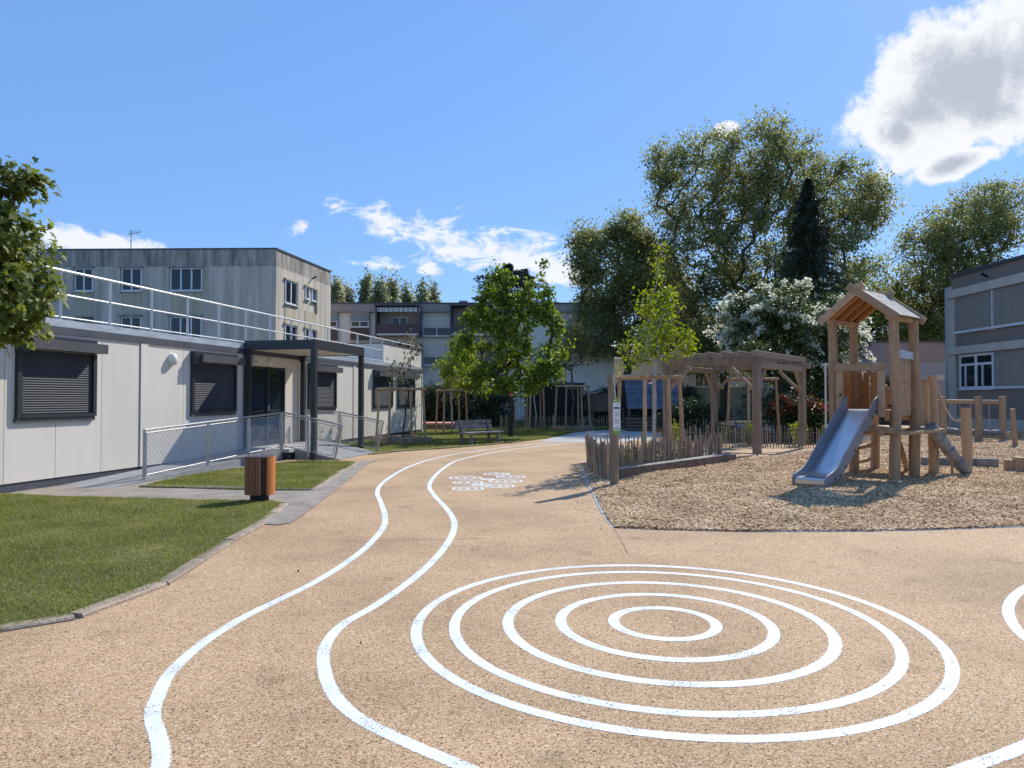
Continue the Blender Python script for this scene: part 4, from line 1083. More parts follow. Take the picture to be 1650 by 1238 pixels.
g1 = guard((-4.15, 26.9), 1.25, 2.02, 0.5, 'tree guard on low log frame beside the modular building end', True)
g2 = guard((-2.9, 34.6), 1.05, 2.05, 0.4, 'tree guard rising behind the grey bench back', False)
g3 = guard((3.1, 37.0), 1.2, 2.3, 0.35, 'tree guard around the brownish vase-shaped shrub tree', True, 5)
g4 = guard((3.3, 17.3), 1.0, 2.18, 0.45, 'tree guard inside the fenced triangular bed next to the sign', False, 5)
g5 = guard((8.75, 26.2), 1.15, 2.38, 0.3, 'tree guard seen through the pergola posts beside the red bush', False)
g6 = guard((1.3, 40.0), 0.72, 2.3, 0.2, 'narrow tree guard before the black shed', False)

# ================================================================== BENCH AND REAR THINGS
bdr = Vector((0.64, 0.77, 0)).normalized(); bnb = Vector((-bdr.y, bdr.x, 0)); bc0 = Vector((-1.1, 25.95, 0))
bh = thing('park_bench', bc0, 'weathered grey wooden bench with backrest on the shaded grass', 'bench')
bp = lambda a, b, z: bc0 + bdr * a + bnb * b + Vector((0, 0, z))
for b in (-0.18, 0.0, 0.18): MB().beam(bp(-0.95, b, 0.43), bp(0.95, b, 0.43), 0.16, 0.055).build('seat_board', BENCHW, bh)
for z in (0.62, 0.79): MB().beam(bp(-0.95, 0.30 + z * 0.12, z), bp(0.95, 0.30 + z * 0.12, z), 0.05, 0.15).build('back_board', BENCHW, bh)
for a in (-0.72, 0.72):
    MB().beam(bp(a, -0.2, -0.05), bp(a, -0.16, 0.40), 0.09, 0.09).build('leg', BENCHW, bh); MB().beam(bp(a, 0.25, -0.05), bp(a, 0.36, 0.86), 0.09, 0.09).build('back_leg', BENCHW, bh)
tr_ = thing('terrace_step', (-3.9, 38.2, 0), 'low salmon-topped terrace behind the bench by the building corner', 'terrace')
box('side_wall', (-3.6, 38.6, 0.13), (3.4, 2.0, 0.30), SLEEP, tr_); box('deck', (-3.6, 38.6, 0.32), (3.5, 2.1, 0.08), mat('salmon_deck', (0.55, 0.26, 0.19), (0.48, 0.22, 0.16), 3, 0.7), tr_)
sh = thing('black_shed', (2.3, 42, 0), 'flat-roofed black shed behind the far paling fence', 'shed')
box('wall', (2.45, 42.4, 1.2), (3.3, 1.8, 2.5), BLACKP, sh); box('roof', (2.45, 42.4, 2.50), (3.5, 2.0, 0.10), ANTH, sh)
for i in range(11): box('cladding_board', (0.95 + 0.302 * i, 41.48, 1.2), (0.29, 0.03, 2.44), BLACKP, sh)
# metal fence panels along the rear
mf = thing('metal_fence', (1, 43.5, 0), 'dark green metal bar fence behind the rear lawn', 'fence')
for z in (0.15, 1.75): MB().beam((-5.0, 43.6, z), (9.5, 43.6, z), 0.03, 0.05).build('rail', FENCEG, mf)
bar0 = None
for i in range(116):
    x = -5.0 + 0.125 * i
    if bar0 is None: bar0 = MB().beam((x, 43.6, -0.05), (x, 43.6, 1.85), 0.022, 0.022, 0.002).build('bar', FENCEG, mf)
    else: copyof(bar0, mf, (0.125 * i, 0, 0))
for x in (-5.05, -2.5, 0.0, 0.9, 3.6, 6.5, 9.5): MB().beam((x, 43.66, -0.05), (x, 43.66, 1.95), 0.07, 0.07).build('fence_post', FENCEG, mf)
# small raised playhouse
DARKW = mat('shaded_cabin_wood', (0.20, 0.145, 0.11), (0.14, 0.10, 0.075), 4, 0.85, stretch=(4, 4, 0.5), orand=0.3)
ph = thing('small_playhouse', (5.0, 39.2, 0), 'small brown plank hut raised on stilts left of the blue roof', 'playhouse')
for i in range(7): box('wall_plank', (4.38 + 0.19 * i, 38.9, 1.42), (0.18, 0.05, 0.95), DARKW, ph)
box('side_wall', (4.3, 39.5, 1.42), (0.05, 1.15, 0.95), DARKW, ph); box('back_wall', (5.0, 40.1, 1.42), (1.4, 0.05, 0.95), DARKW, ph)
for x in (4.35, 5.55):
    for y in (38.95, 40.05): MB().beam((x, y, -0.05), (x, y, 0.95), 0.1, 0.1).build('stilt', DARKW, ph)
mb = MB(); mb.ext([(4.15, 38.7, 1.90), (4.95, 38.7, 2.15), (5.75, 38.7, 1.90), (5.75, 38.7, 1.96), (4.95, 38.7, 2.22), (4.15, 38.7, 1.96)], (0, 1.55, 0)); mb.build('roof', ANTH2, ph)
# blue-roofed cabin
bcab = thing('blue_roof_cabin', (7.1, 37, 0), 'cabin with broad blue boarded roof on dark log base', 'playhouse')
BLUE = mat('blue_roof_board', (0.13, 0.155, 0.20), (0.085, 0.105, 0.14), 4, 0.55, orand=0.4)
for i in range(15):
    t_ = i / 15; z = 1.12 + 1.75 * t_; y = 35.9 + 1.1 * t_
    MB().beam((5.74, y, z + 0.06), (8.46, y, z + 0.06), 0.025, 0.128, 0.004, up=(0, 1.1, 1.75)).build('roof_board', BLUE, bcab)
mb = MB(); mb.ext([(8.40, 35.98, 1.15), (8.40, 37.05, 2.8), (8.40, 38.1, 1.15)], (-0.06, 0, 0)); mb.build('gable', BLACKP, bcab); mb = MB(); mb.ext([(5.8, 35.98, 1.15), (5.8, 37.05, 2.8), (5.8, 38.1, 1.15)], (0.06, 0, 0)); mb.build('gable', BLACKP, bcab)
mb = MB(); mb.ext([(5.74, 37.08, 2.88), (5.74, 38.2, 1.1), (5.74, 38.16, 1.05), (5.74, 37.04, 2.83)], (2.72, 0, 0)); mb.build('rear_roof', BLUE, bcab)
for x in (5.9, 7.1, 8.3):
    for y in (36.2, 38.0): MB().beam((x, y, -0.05), (x, y, 1.2), 0.13, 0.13).build('post', DARKW, bcab)
for i in range(4): MB().tube([(5.7, 36.1, 0.09 + 0.17 * i), (8.5, 36.1, 0.09 + 0.17 * i)], 0.085, 8, 0.04).build('base_log', SLEEP, bcab)
# rear wall and white house beyond
rw = thing('concrete_wall', (19, 58, 0), 'greenish concrete boundary wall behind the big plane tree trunk', 'wall')
CW = mat('greenish_concrete', (0.30, 0.33, 0.29), (0.20, 0.225, 0.20), 0.8, 0.95, stretch=(1.5, 1.5, 0.3), detail=7)
for i in range(9): box('wall_panel', (10.4 + 2.5 * i, 58.2, 1.25), (2.47, 0.16, 2.55), CW, rw)
box('capping', (20.4, 58.2, 2.58), (22.7, 0.26, 0.1), AW, rw)
wh = thing('white_house', (16, 66, 0), 'white rendered house wall glimpsed behind the pergola', 'building')
box('wall', (16, 68, 2.6), (14, 6, 5.2), AW, wh); mb = MB(); mb.ext([(8.6, 64.6, 5.2), (8.6, 68, 6.6), (8.6, 71.4, 5.2)], (14.8, 0, 0)); mb.build('roof', AM, wh)
facade_window(wh, Vector((0, 65, 0)), Vector((1, 0, 0)), Vector((0, -1, 0)), 12.6, 14.2, 2.6, 3.9, 1); facade_window(wh, Vector((0, 65, 0)), Vector((1, 0, 0)), Vector((0, -1, 0)), 16.5, 18.1, 2.6, 3.9, 1)

# ================================================================== PLAY TOWER
TA = Vector((7.37, 13.91, 0)); t1 = Vector((0.763, 0.65, 0)).normalized(); t2 = Vector((0.65, -0.763, 0)).normalized()
T = lambda a, b, z: TA + t1 * a - t2 * b + Vector((0, 0, z))     # a: towards the back, b: towards the left side
tw = thing('play_tower', T(0.5, 0.6, 0), 'wooden play tower with shingled gable roof and robinia posts', 'play tower')
tag(tw, group=None)


def log(name, p, q, r, m=WOOD, parent=None, n=10, bend=0.02, taper=0.9, k=6):
    p, q = Vector(p), Vector(q); pts = []
    for i in range(k):
        t_ = i / (k - 1); b = math.sin(t_ * math.pi) * bend
        pts.append(p.lerp(q, t_) + Vector((random.uniform(-1, 1) * bend * 0.5 + b, random.uniform(-1, 1) * bend * 0.5, 0)) * (0 < i < k - 1))
    return MB().tube(pts, [r * (1 - (1 - taper) * i / (k - 1)) * (1 + random.uniform(-0.05, 0.05)) for i in range(k)], n, 0.045).build(name, m, parent or tw, True)


for (a, b, zt_) in ((0, 0, 3.22), (0.97, 0, 3.22), (0, 1.2, 3.22), (0.97, 1.2, 3.22)):
    log('post', T(a, b, -0.1), T(a + 0.03, b, zt_), 0.105, bend=0.028, taper=0.86)
log('post', T(1.97, 0, -0.1), T(1.97, 0, 2.12), 0.10, bend=0.02); log('post', T(1.97, 1.2, -0.1), T(1.97, 1.2, 1.9), 0.095, bend=0.02)
# floors
for i in range(6): MB().beam(T(0.08 + 0.165 * i, 0.02, 1.40), T(0.08 + 0.165 * i, 1.18, 1.40), 0.155, 0.05).build('floor_board', WOODH, tw)
for b in (0.1, 1.1): MB().beam(T(-0.06, b, 1.29), T(1.02, b, 1.29), 0.09, 0.16).build('floor_joist', WOODO, tw)
for i in range(6): MB().beam(T(1.08 + 0.16 * i, -0.05, 1.03), T(1.08 + 0.16 * i, 1.22, 1.03), 0.15, 0.05).build('step_board', WOODH, tw)
MB().beam(T(-0.18, -0.24, 0.99), T(2.0, -0.14, 0.99), 0.22, 0.06).build('side_step', WOODH, tw); MB().beam(T(-0.3, 0.15, 0.985), T(1.9, 0.15, 0.985), 0.06, 0.12).build('floor_joist', WOODH, tw)
MB().beam(T(-0.08, 0.55, 1.08), T(-0.08, -0.1, 1.02), 0.10, 0.12).build('floor_joist', WOODH, tw)
# roof
RZ, EZ, RB = 3.74, 3.19, 0.6
for s_, be in ((1, -0.10), (-1, 1.30)):
    up = (T(0, RB, RZ) - T(0, be, EZ)).normalized()
    for i in range(5):
        c0 = T(0, be, EZ).lerp(T(0, RB, RZ), (i + 0.5) / 5) - T(0, 0, 0)
        for (a0, a1) in ((-0.20, 0.30), (0.31, 0.72), (0.73, 1.15)):
            j_ = Vector((0, 0, 0.075 + random.uniform(0, 0.008)))
            MB().beam(T(a0, 0, 0) + c0 + j_, T(a1, 0, 0) + c0 + j_, 0.215, 0.024, 0.004, up=up.cross(t1) * s_).build('roof_shingle', WOODG if s_ > 0 else WOODO, tw)
    for a in (-0.1, 0.27, 0.68, 1.06): MB().beam(T(a, be + 0.1 * s_, EZ + 0.06), T(a, RB, RZ - 0.02), 0.06, 0.09).build('rafter', WOODO, tw)
    for a in (-0.21 - 0.006 * s_, 1.14 + 0.006 * s_): MB().beam(T(a, be - 0.06 * s_, EZ + 0.01), T(a + (0.02 if a > 0 else -0.02), RB + 0.15 * s_, RZ + 0.155), 0.05, 0.15, 0.02).build('bargeboard', WOODH, tw)
    MB().beam(T(-0.18, be + 0.12 * s_, EZ + 0.03), T(1.12, be + 0.12 * s_, EZ + 0.03), 0.09, 0.10).build('eaves_beam', WOODH, tw)
# slide gate
for b in (1.02, 0.20): MB().beam(T(-0.06, b, 1.28), T(-0.06, b, 2.36), 0.15, 0.06, 0.02).build('gate_board', WOODH, tw)
MB().beam(T(-0.085, 1.1, 2.27), T(-0.08, 0.1, 2.27), 0.05, 0.14).build('gate_bar', WOODH, tw)
dome('knob', T(-0.10, 0.98, 1.72), -t1, 0.025, 0.02, BOLT, tw)
dome('knob', T(-0.11, 0.02, 1.50), -t1, 0.028, 0.02, BOLT, tw)
# balustrades of upright boards
for i in range(5): MB().beam(T(0.19 + 0.15 * i, 0.02, 1.30), T(0.19 + 0.15 * i, 0.02, 2.36 + 0.03 * (i % 2)), 0.03, 0.125, 0.02, up=t1).build('balustrade_board', WOODH, tw)
for i in range(6): MB().beam(T(0.12 + 0.15 * i, 1.19, 1.30), T(0.12 + 0.15 * i, 1.19, 2.36 + 0.03 * (i % 2)), 0.03, 0.13, 0.02, up=t1).build('balustrade_board', WOODO, tw)
for i in range(5):
    if i in (3,): continue
    MB().beam(T(0.97, 1.08 - 0.15 * i, 1.30), T(0.97, 1.08 - 0.15 * i, 2.2 if i < 3 else 1.85), 0.125, 0.03, 0.02, up=t1).build('balustrade_board', WOODO, tw)
for i in range(6): MB().beam(T(1.12 + 0.15 * i, 0.0, 1.08), T(1.12 + 0.15 * i, 0.0, 1.98 + 0.05 * (i % 2)), 0.03, 0.13, 0.02, up=t1).build('balustrade_board', WOODO if i % 2 else WOODH, tw)
MB().beam(T(0.1, 0.06, 2.05), T(0.92, 0.06, 2.05), 0.04, 0.1).build('balustrade_rail', WOODH, tw); MB().beam(T(0.05, -0.02, 2.52), T(1.0, -0.02, 2.50), 0.03, 0.15).build('shade_plate', ZTRIM, tw)
MB().beam(T(0.97, 0.75, 1.75), T(0.97, 0.05, 1.62), 0.04, 0.12).build('balustrade_rail', WOODH, tw); MB().beam(T(0.98, 0.9, 2.25), T(0.98, 0.3, 1.6), 0.04, 0.10).build('balustrade_rail', WOODH, tw)
# ladder rungs, braces, pole
for z in (0.28, 0.58, 0.86): log('rung', T(0.95, 1.2, z), T(2.0, 1.2, z + 0.03), 0.05, parent=tw, n=7, k=4)
log('brace', T(0.15, 0.1, 1.15), T(1.9, 0.5, 0.12), 0.06, parent=tw, n=7, k=4)
pole = Vector((6.85, 15.72, 0))
MB().tube([pole + Vector((0, 0, -0.05)), pole + Vector((0, 0, 2.42))], 0.024, 8).build('sliding_pole', RAILW, tw, True); MB().tube([pole + Vector((-0.06, 0, 2.38)), T(0.97, 1.2, 2.38)], 0.022, 7).build('pole_bracket', RAILW, tw)
# notched climbing log
ca, cb = T(1.5, -0.1, 1.06), G(1556, 768) + Vector((0, 0, 0.09)); d = (cb - ca)
pts, rr = [], []
for i in range(4):
    for (u, r) in ((0.02, 0.135), (0.13, 0.125), (0.225, 0.105), (0.245, 0.085)):
        pts.append(ca + d * (i * 0.25 + u) + Vector((0, 0, 0.02 * (r > 0.1)))); rr.append(r)
MB().tube(pts, rr, 10, 0.05).build('climbing_log', BENCHW, tw, True)
dome('bolt_head', cb + d.normalized() * 0.0 + Vector((0, -0.10, -0.03)), (0, -1, 0), 0.028, 0.03, BOLT, tw)
MB().tube([ca.lerp(cb, 0.62) + Vector((0, 0, -0.05)), Vector((ca.lerp(cb, 0.62).x, ca.lerp(cb, 0.62).y, -0.05))], 0.03, 6).build('prop', WOOD, tw)
# slide, a thing of its own
sld = thing('slide', T(-1.2, 0.6, 0), 'stainless steel slide with grey side cheeks in front of the play tower', 'slide')
prof = spline([(-0.02, 0, 1.43), (-0.14, 0, 1.42), (-0.34, 0, 1.27), (-0.8, 0, 0.91), (-1.3, 0, 0.52), (-1.62, 0, 0.31), (-1.85, 0, 0.235), (-2.12, 0, 0.22)], 6)
SB0, SB1 = 0.30, 0.88
mb = MB(); n = len(prof)
vs = [T(p.x, b, p.z + dz) for dz in (0, -0.02) for b in (SB0, SB1) for p in prof]
fs = [(i, i + 1, n + i + 1, n + i) for i in range(n - 1)] + [(2 * n + i, 3 * n + i, 3 * n + i + 1, 2 * n + i + 1) for i in range(n - 1)]
mb.add(vs, fs).build('chute', STEEL, sld, True)
mb = MB(); lip = [(-2.12, 0.219), (-2.155, 0.205), (-2.165, 0.17), (-2.16, 0.09)]
vs = [T(a, b, z) for b in (SB0, SB1) for a, z in lip]; mb.add(vs, [(i, i + 1, 5 + i, 4 + i) for i in range(3)]).build('lip', STEEL, sld, True)
for b in (SB0 - 0.025, SB1):
    top = [(p.x, p.z + 0.05 + 0.17 * min(1, max(0, (p.x + 2.15) / 0.75))) for p in prof]
    low = [(p.x, p.z - 0.085) for p in prof]
    outl = [(0.0, 1.70)] + [q for q in top if q[0] < -0.1] + [(-2.20, 0.22), (-2.19, 0.10), (-2.09, -0.03)] + [q for q in reversed(low) if -1.95 < q[0] < -0.1] + [(0.0, 1.32)]
    ck = MB(); ck.ext([T(a, b, z) for a, z in outl], -t2 * 0.025); cko = ck.build('side_cheek', SLIDESIDE, sld)
    for k in range(1, n - 3, 5):
        q = prof[k]; off = b - 0.004 if b < 0.5 else b + 0.029
        dome('bolt_head', T(q.x, off, q.z - 0.03), t2 if b < 0.5 else -t2, 0.017, 0.012, BOLT, cko)
# free-standing posts, stumps and balance beam
def solo_post(px, pyb, pyt, r, label, m=WOOD, cat='post', name='wooden_post', sq=False, lean=0.0):
    p = G(px, pyb); h = (pyb - pyt) * p.y / FPX
    t = thing(name, p, label, cat)
    if sq: MB().beam(p + Vector((0, 0, -0.05)), p + Vector((0, 0, h)), r * 2, r * 2, 0.015).build('body', m, t)
    else: log('shaft', p + Vector((0, 0, -0.1)), p + Vector((lean, 0, h)), r, m, t, bend=0.01)
    return p


pp = solo_post(1558, 765, 658, 0.105, 'thick upright post at the foot of the notched climbing log')
solo_post(1636, 722, 659, 0.085, 'single upright post near the right edge behind the balance beam', lean=-0.08)
solo_post(1629, 762, 741, 0.11, 'cut timber stump with bolt hole at the balance beam end', cat='stump', name='timber_stump', sq=True); solo_post(1646, 763, 737, 0.13, 'larger cut timber stump at the right picture edge', cat='stump', name='timber_stump', sq=True)
solo_post(1624, 713, 696, 0.11, 'short round stump beside the rope trail', cat='stump', name='timber_stump', m=STAKE); solo_post(1646, 709, 694, 0.11, 'short round stump behind the single upright post', cat='stump', name='timber_stump', m=STAKE)
rp_ = thing('climbing_rope', T(1.97, 0, 1.9), 'pale rope hanging from the tower to the thick post', 'rope')
r0, r1 = T(1.95, -0.09, 1.95), pp + Vector((-0.09, 0, 1.18))
MB().tube([r0.lerp(r1, k / 10) + Vector((0, 0, -0.28 * math.sin(math.pi * k / 10))) for k in range(11)], 0.016, 6).build('strand', ROPE, rp_, True)
bb0, bb1 = G(1497, 756) , G(1622, 759)
be_ = thing('balance_beam', (bb0 + bb1) / 2, 'low squared balance beam lying between tower post and stump', 'beam')
MB().beam(bb0 + Vector((0, 0.3, 0.16)), bb1 + Vector((0, 0.3, 0.16)), 0.16, 0.18, 0.02).build('beam', BENCHW, be_)
for q in (0.25, 0.8): MB().beam(bb0.lerp(bb1, q) + Vector((0, 0.3, -0.05)), bb0.lerp(bb1, q) + Vector((0, 0.3, 0.07)), 0.12, 0.12).build('foot', BENCHW, be_)
# rope trail at the back
TL, TM, TR_ = G(1520, 707), G(1577, 712), G(1616, 712)
tl = thing('rope_trail', TM, 'balancing trail of logs hung on ropes from a timber frame', 'play equipment')
for q in (TL, TM, TR_): log('post', q + Vector((0, 0, -0.1)), q + Vector((0, 0, 1.72)), 0.135, WOOD, tl)
TX = TL + (TL - TM) * 0.25
log('top_rail', TX + Vector((0, 0, 1.52)), TM + Vector((0, 0, 1.52)), 0.09, STAKE, tl); log('top_rail', TM + Vector((0, 0, 1.52)), TR_ + Vector((0, 0, 1.5)), 0.09, STAKE, tl)
for a, b, ks in ((TL, TM, (0.2, 0.5, 0.8)), (TM, TR_, (0.45,))):
    for k in ks:
        q = a.lerp(b, k); MB().tube([q + Vector((0, 0, 0.36)), q + Vector((0, 0, 1.5))], 0.014, 5).build('rope', ROPE, tl)
    log('hanging_log', a.lerp(b, 0.08) + Vector((0, -0.1, 0.36)), a.lerp(b, 0.48) + Vector((0, 0, 0.33)), 0.12, BENCHW, tl); log('hanging_log', a.lerp(b, 0.52) + Vector((0, 0, 0.33)), a.lerp(b, 0.94) + Vector((0, 0, 0.36)), 0.12, BENCHW, tl)
MB().beam((14.5, 34.2, 0.06), (23.5, 33.6, 0.06), 0.25, 0.2).build('school_kerb', CONC); tag(bpy.data.objects['school_kerb'], kind='structure')
sheet('school_forecourt', [(13, 34.2), (24.5, 33.8), (24.5, 46), (13, 46)], 0.016, CONC)


# ================================================================== TREES AND SHRUBS
def in_env(n, env, shell=0.0):
    """points inside a list of ellipsoids (centre, radii)"""
    vol = np.array([e[1][0] * e[1][1] * e[1][2] for e in env]); k = rng.choice(len(env), n, p=vol ** 0.6 / (vol ** 0.6).sum())
    d = rng.normal(size=(n, 3)); d /= np.linalg.norm(d, axis=1)[:, None]
    r = (rng.random(n) * (1 - shell ** 3) + shell ** 3) ** (1 / 3)
    C_ = np.array([e[0] for e in env])[k]; R_ = np.array([e[1] for e in env])[k]
    return C_ + d * R_ * r[:, None]


def skeleton(base, top, targets, up=0.25, jit=0.06):
    """limbs growing from a trunk to every target point; returns nodes and parents"""
    base, top = np.array(base, float), np.array(top, float)
    nodes = []; par = []; dirs = []
    k = 7
    for i in range(k):
        t = i / (k - 1); nodes.append(base + (top - base) * t + (rng.normal(0, jit, 3) * (0 < i < k - 1)) * [1, 1, 0]); par.append(i - 1); dirs.append((top - base) / np.linalg.norm(top - base))
    start = max(2, k // 2)
    order = np.argsort(np.linalg.norm(targets - top, axis=1))
    tips = []
    for j in order:
        t = targets[j]; A = np.array(nodes[start:]); v = t - A; dist = np.linalg.norm(v, axis=1)
        cost = dist + 0.9 * np.maximum(0, A[:, 2] - t[2] + 0.25 * dist) + 0.35 * dist * (1 - (v * np.array(dirs[start:])).sum(1) / np.maximum(dist, 1e-6))
        i = int(np.argmin(cost)) + start; p = nodes[i]; L_ = np.linalg.norm(t - p)
        m = max(2, min(7, int(L_ / 0.7) + 1)); c1 = p + dirs[i] * L_ * 0.3 + np.array([0, 0, up * L_ * 0.3])
        pi = i; prev = p
        for q in range(1, m + 1):
            s = q / m; x = (1 - s) ** 2 * p + 2 * s * (1 - s) * c1 + s * s * t
            if q < m: x = x + rng.normal(0, jit * min(1, L_ / 2), 3)
            nodes.append(x); par.append(pi); dd = x - prev; dirs.append(dd / max(1e-6, np.linalg.norm(dd))); pi = len(nodes) - 1; prev = x
        tips.append(pi)
    return np.array(nodes), np.array(par), np.array(tips), np.array(dirs)


def limbs(nodes, par, tips, r_tip, expo, rmax, name, m, parent, sides=6):
    cnt = np.zeros(len(nodes)); cnt[tips] = 1
    for i in range(len(nodes) - 1, 0, -1): cnt[par[i]] += cnt[i]
    r = np.minimum(r_tip * np.maximum(cnt, 1) ** expo, rmax); r[0] *= 1.25
    ch = np.arange(1, len(nodes)); p0 = nodes[par[ch]]; p1 = nodes[ch]
    r1 = r[ch]; r0 = np.minimum(r[par[ch]], r1 * 1.5)
    d = p1 - p0; d /= np.maximum(np.linalg.norm(d, axis=1), 1e-6)[:, None]
    ref = np.where(np.abs(d[:, 2:3]) > 0.9, np.array([[1., 0, 0]]), np.array([[0, 0, 1.]])); x = np.cross(d, ref); x /= np.linalg.norm(x, axis=1)[:, None]; y = np.cross(d, x)
    a = np.arange(sides) * 2 * np.pi / sides
    ring = x[:, None, :] * np.cos(a)[None, :, None] + y[:, None, :] * np.sin(a)[None, :, None]
    v = np.concatenate([p0[:, None, :] + ring * r0[:, None, None], (p1 + d * r1[:, None] * 0.3)[:, None, :] + ring * r1[:, None, None]], 1).reshape(-1, 3)
    e = np.arange(len(ch))[:, None] * 2 * sides; i = np.arange(sides); j = (i + 1) % sides
    f = np.stack([e + i, e + j, e + j + sides, e + i + sides], 2).reshape(-1, 4)
    return npmesh(name, v, f, m, parent, True)


def leaves(c, size, name, m, parent, out=None, droop=0.2, aspect=0.6, flat=0.4, hang=None):
    """leaf-sized two-triangle blades around the given centres"""
    n = len(c); s = size * rng.uniform(0.6, 1.35, n)
    t = rng.normal(size=(n, 3)); t[:, 2] -= droop * 1.5
    if hang is not None: t = t * 0.35 + hang
    t /= np.linalg.norm(t, axis=1)[:, None]
    nn = rng.normal(size=(n, 3)); nn[:, 2] += flat * 2.5; sd_ = np.cross(nn, t); sd_ /= np.maximum(np.linalg.norm(sd_, axis=1), 1e-6)[:, None]; nn = np.cross(t, sd_)
    S_ = s[:, None]
    v = np.stack([c, c + t * S_ * 0.45 + sd_ * S_ * aspect * 0.5 + nn * S_ * 0.08, c + t * S_, c + t * S_ * 0.45 - sd_ * S_ * aspect * 0.5 + nn * S_ * 0.08], 1).reshape(-1, 3)
    b = np.arange(n)[:, None] * 4
    f = np.concatenate([b + [0, 1, 2], b + [0, 2, 3]], 1).reshape(-1, 3)
    return npmesh(name, v, f, m, parent)


def cloud_of(tipspos, per, spread, extra=None):
    c = np.repeat(tipspos, per, 0); sp = np.repeat(rng.uniform(0.6, 1.3, len(tipspos)), per)[:, None]
    return c + rng.normal(0, 1, c.shape) * np.array(spread) * sp


def tree(name, base, label, env, lm, ntar, per, lsize, spread, bark=BARK, trunk_top=None, r_tip=0.012, expo=0.45, rmax=0.3, shell=0.35, cat='tree', group=None, up=0.25, jit=0.06, droop=0.2, aspect=0.62, flat=0.4, along=0, trunkname='trunk', lname='crown'):
    t = thing(name, base, label, cat, group)
    env = [(np.array(a, float), np.array(b, float)) for a, b in env]
    top = trunk_top if trunk_top is not None else (env[0][0] + [0, 0, -0.5 * env[0][1][2]])
    tg = in_env(ntar, env, shell)
    nodes, par, tips, dirs = skeleton((base[0], base[1], -0.1), top, tg, up, jit)
    limbs(nodes, par, tips, r_tip, expo, rmax, trunkname, bark, t)
    src = nodes[tips]
    if along:
        k = rng.choice(np.arange(8, len(nodes)), min(along, len(nodes) - 8), replace=False); src = np.vstack([src, nodes[k]])
    c = cloud_of(src, per, spread)
    c = c[c[:, 2] > 0.05]
    leaves(c, lsize, lname, lm, t, droop=droop, aspect=aspect, flat=flat)
    return t, nodes, tips


PLANE = leafmat('plane_leaves', (0.11, 0.13, 0.050), (0.28, 0.29, 0.105), (0.42, 0.34, 0.14), trans=0.52, pscale=0.35)
PLANE2 = leafmat('plane_leaves_shade_toned', (0.065, 0.085, 0.034), (0.17, 0.195, 0.07), (0.25, 0.22, 0.09), trans=0.48, pscale=0.35)  # darker plane leaves: shade under the crowns is put into the leaf colour
MAPLE = leafmat('maple_leaves', (0.070, 0.115, 0.016), (0.18, 0.25, 0.035), (0.30, 0.33, 0.06), trans=0.5, pscale=0.8)
LIME = leafmat('lime_green_leaves', (0.10, 0.15, 0.015), (0.24, 0.30, 0.03), (0.36, 0.38, 0.06), trans=0.5, pscale=0.8)
DARKL = leafmat('dark_evergreen', (0.022, 0.034, 0.016), (0.075, 0.095, 0.042), None, trans=0.25, pscale=0.8)
SPRU = leafmat('spruce_needles', (0.022, 0.032, 0.019), (0.075, 0.09, 0.05), None, trans=0.15, pscale=0.6)
CEDAR = leafmat('cedar_needles', (0.016, 0.028, 0.022), (0.045, 0.065, 0.050), None, trans=0.1, pscale=0.6)
POPL = leafmat('poplar_leaves', (0.13, 0.15, 0.075), (0.32, 0.34, 0.19), (0.45, 0.44, 0.29), trans=0.5, pscale=0.2)
BROWNL = leafmat('bronze_new_leaves', (0.10, 0.075, 0.025), (0.20, 0.19, 0.05), (0.24, 0.25, 0.05), trans=0.4, pscale=1.0)
REDL = leafmat('red_photinia_leaves', (0.10, 0.022, 0.014), (0.34, 0.065, 0.04), (0.42, 0.16, 0.08), trans=0.3, pscale=2.5)
GREENL = leafmat('shrub_green_leaves', (0.025, 0.045, 0.012), (0.08, 0.115, 0.03), (0.15, 0.19, 0.05), trans=0.3, pscale=1.5)
WHITEL = leafmat('white_blossom', (0.36, 0.38, 0.25), (0.72, 0.72, 0.61), (0.84, 0.83, 0.77), trans=0.5, pscale=0.7)
OLIVE = leafmat('grey_olive_leaves', (0.10, 0.10, 0.055), (0.24, 0.235, 0.15), (0.36, 0.34, 0.24), trans=0.3, pscale=1.5)

E = lambda px, py, Y, rx, rz, ry=None: (tuple(P(px, py, Y)), (rx * Y / FPX, (ry if ry else rx * Y / FPX), rz * Y / FPX))
# big plane trees
tree('plane_tree', (15.2, 52.0, 0), 'tallest broad plane tree with forked dark trunk behind the pergola', [E(1215, 260, 52, 85, 70), E(1125, 300, 52, 85, 85), E(1275, 300, 52, 75, 80), E(1345, 330, 53, 80, 75), E(1395, 330, 53, 45, 45), E(1120, 420, 51, 75, 85), E(1230, 400, 52, 95, 90), E(1330, 430, 52, 75, 70), E(1150, 520, 51, 85, 60), E(1080, 270, 52, 40, 45), E(1180, 570, 52, 110, 40), E(1085, 540, 51, 55, 50)], PLANE, 1250, 54, 0.21, (0.42, 0.42, 0.31), BARKP, np.array([15.4, 52.0, 5.5]), r_tip=0.018, expo=0.43, rmax=0.36, shell=0.35, along=420, jit=0.12)
tree('plane_tree', (8.6, 55, 0), 'lower plane tree left of the tallest one behind the sign post', [E(985, 440, 55, 62, 80), E(1010, 385, 55, 40, 45), E(945, 410, 55, 36, 50), E(1045, 500, 55, 75, 75), E(960, 530, 55, 58, 55), E(1030, 430, 55, 45, 60), E(1055, 450, 55, 40, 70)], PLANE, 680, 48, 0.22, (0.42, 0.42, 0.32), BARKP, np.array([8.8, 55, 4.5]), r_tip=0.018, expo=0.43, rmax=0.3, shell=0.3, along=300, jit=0.12)
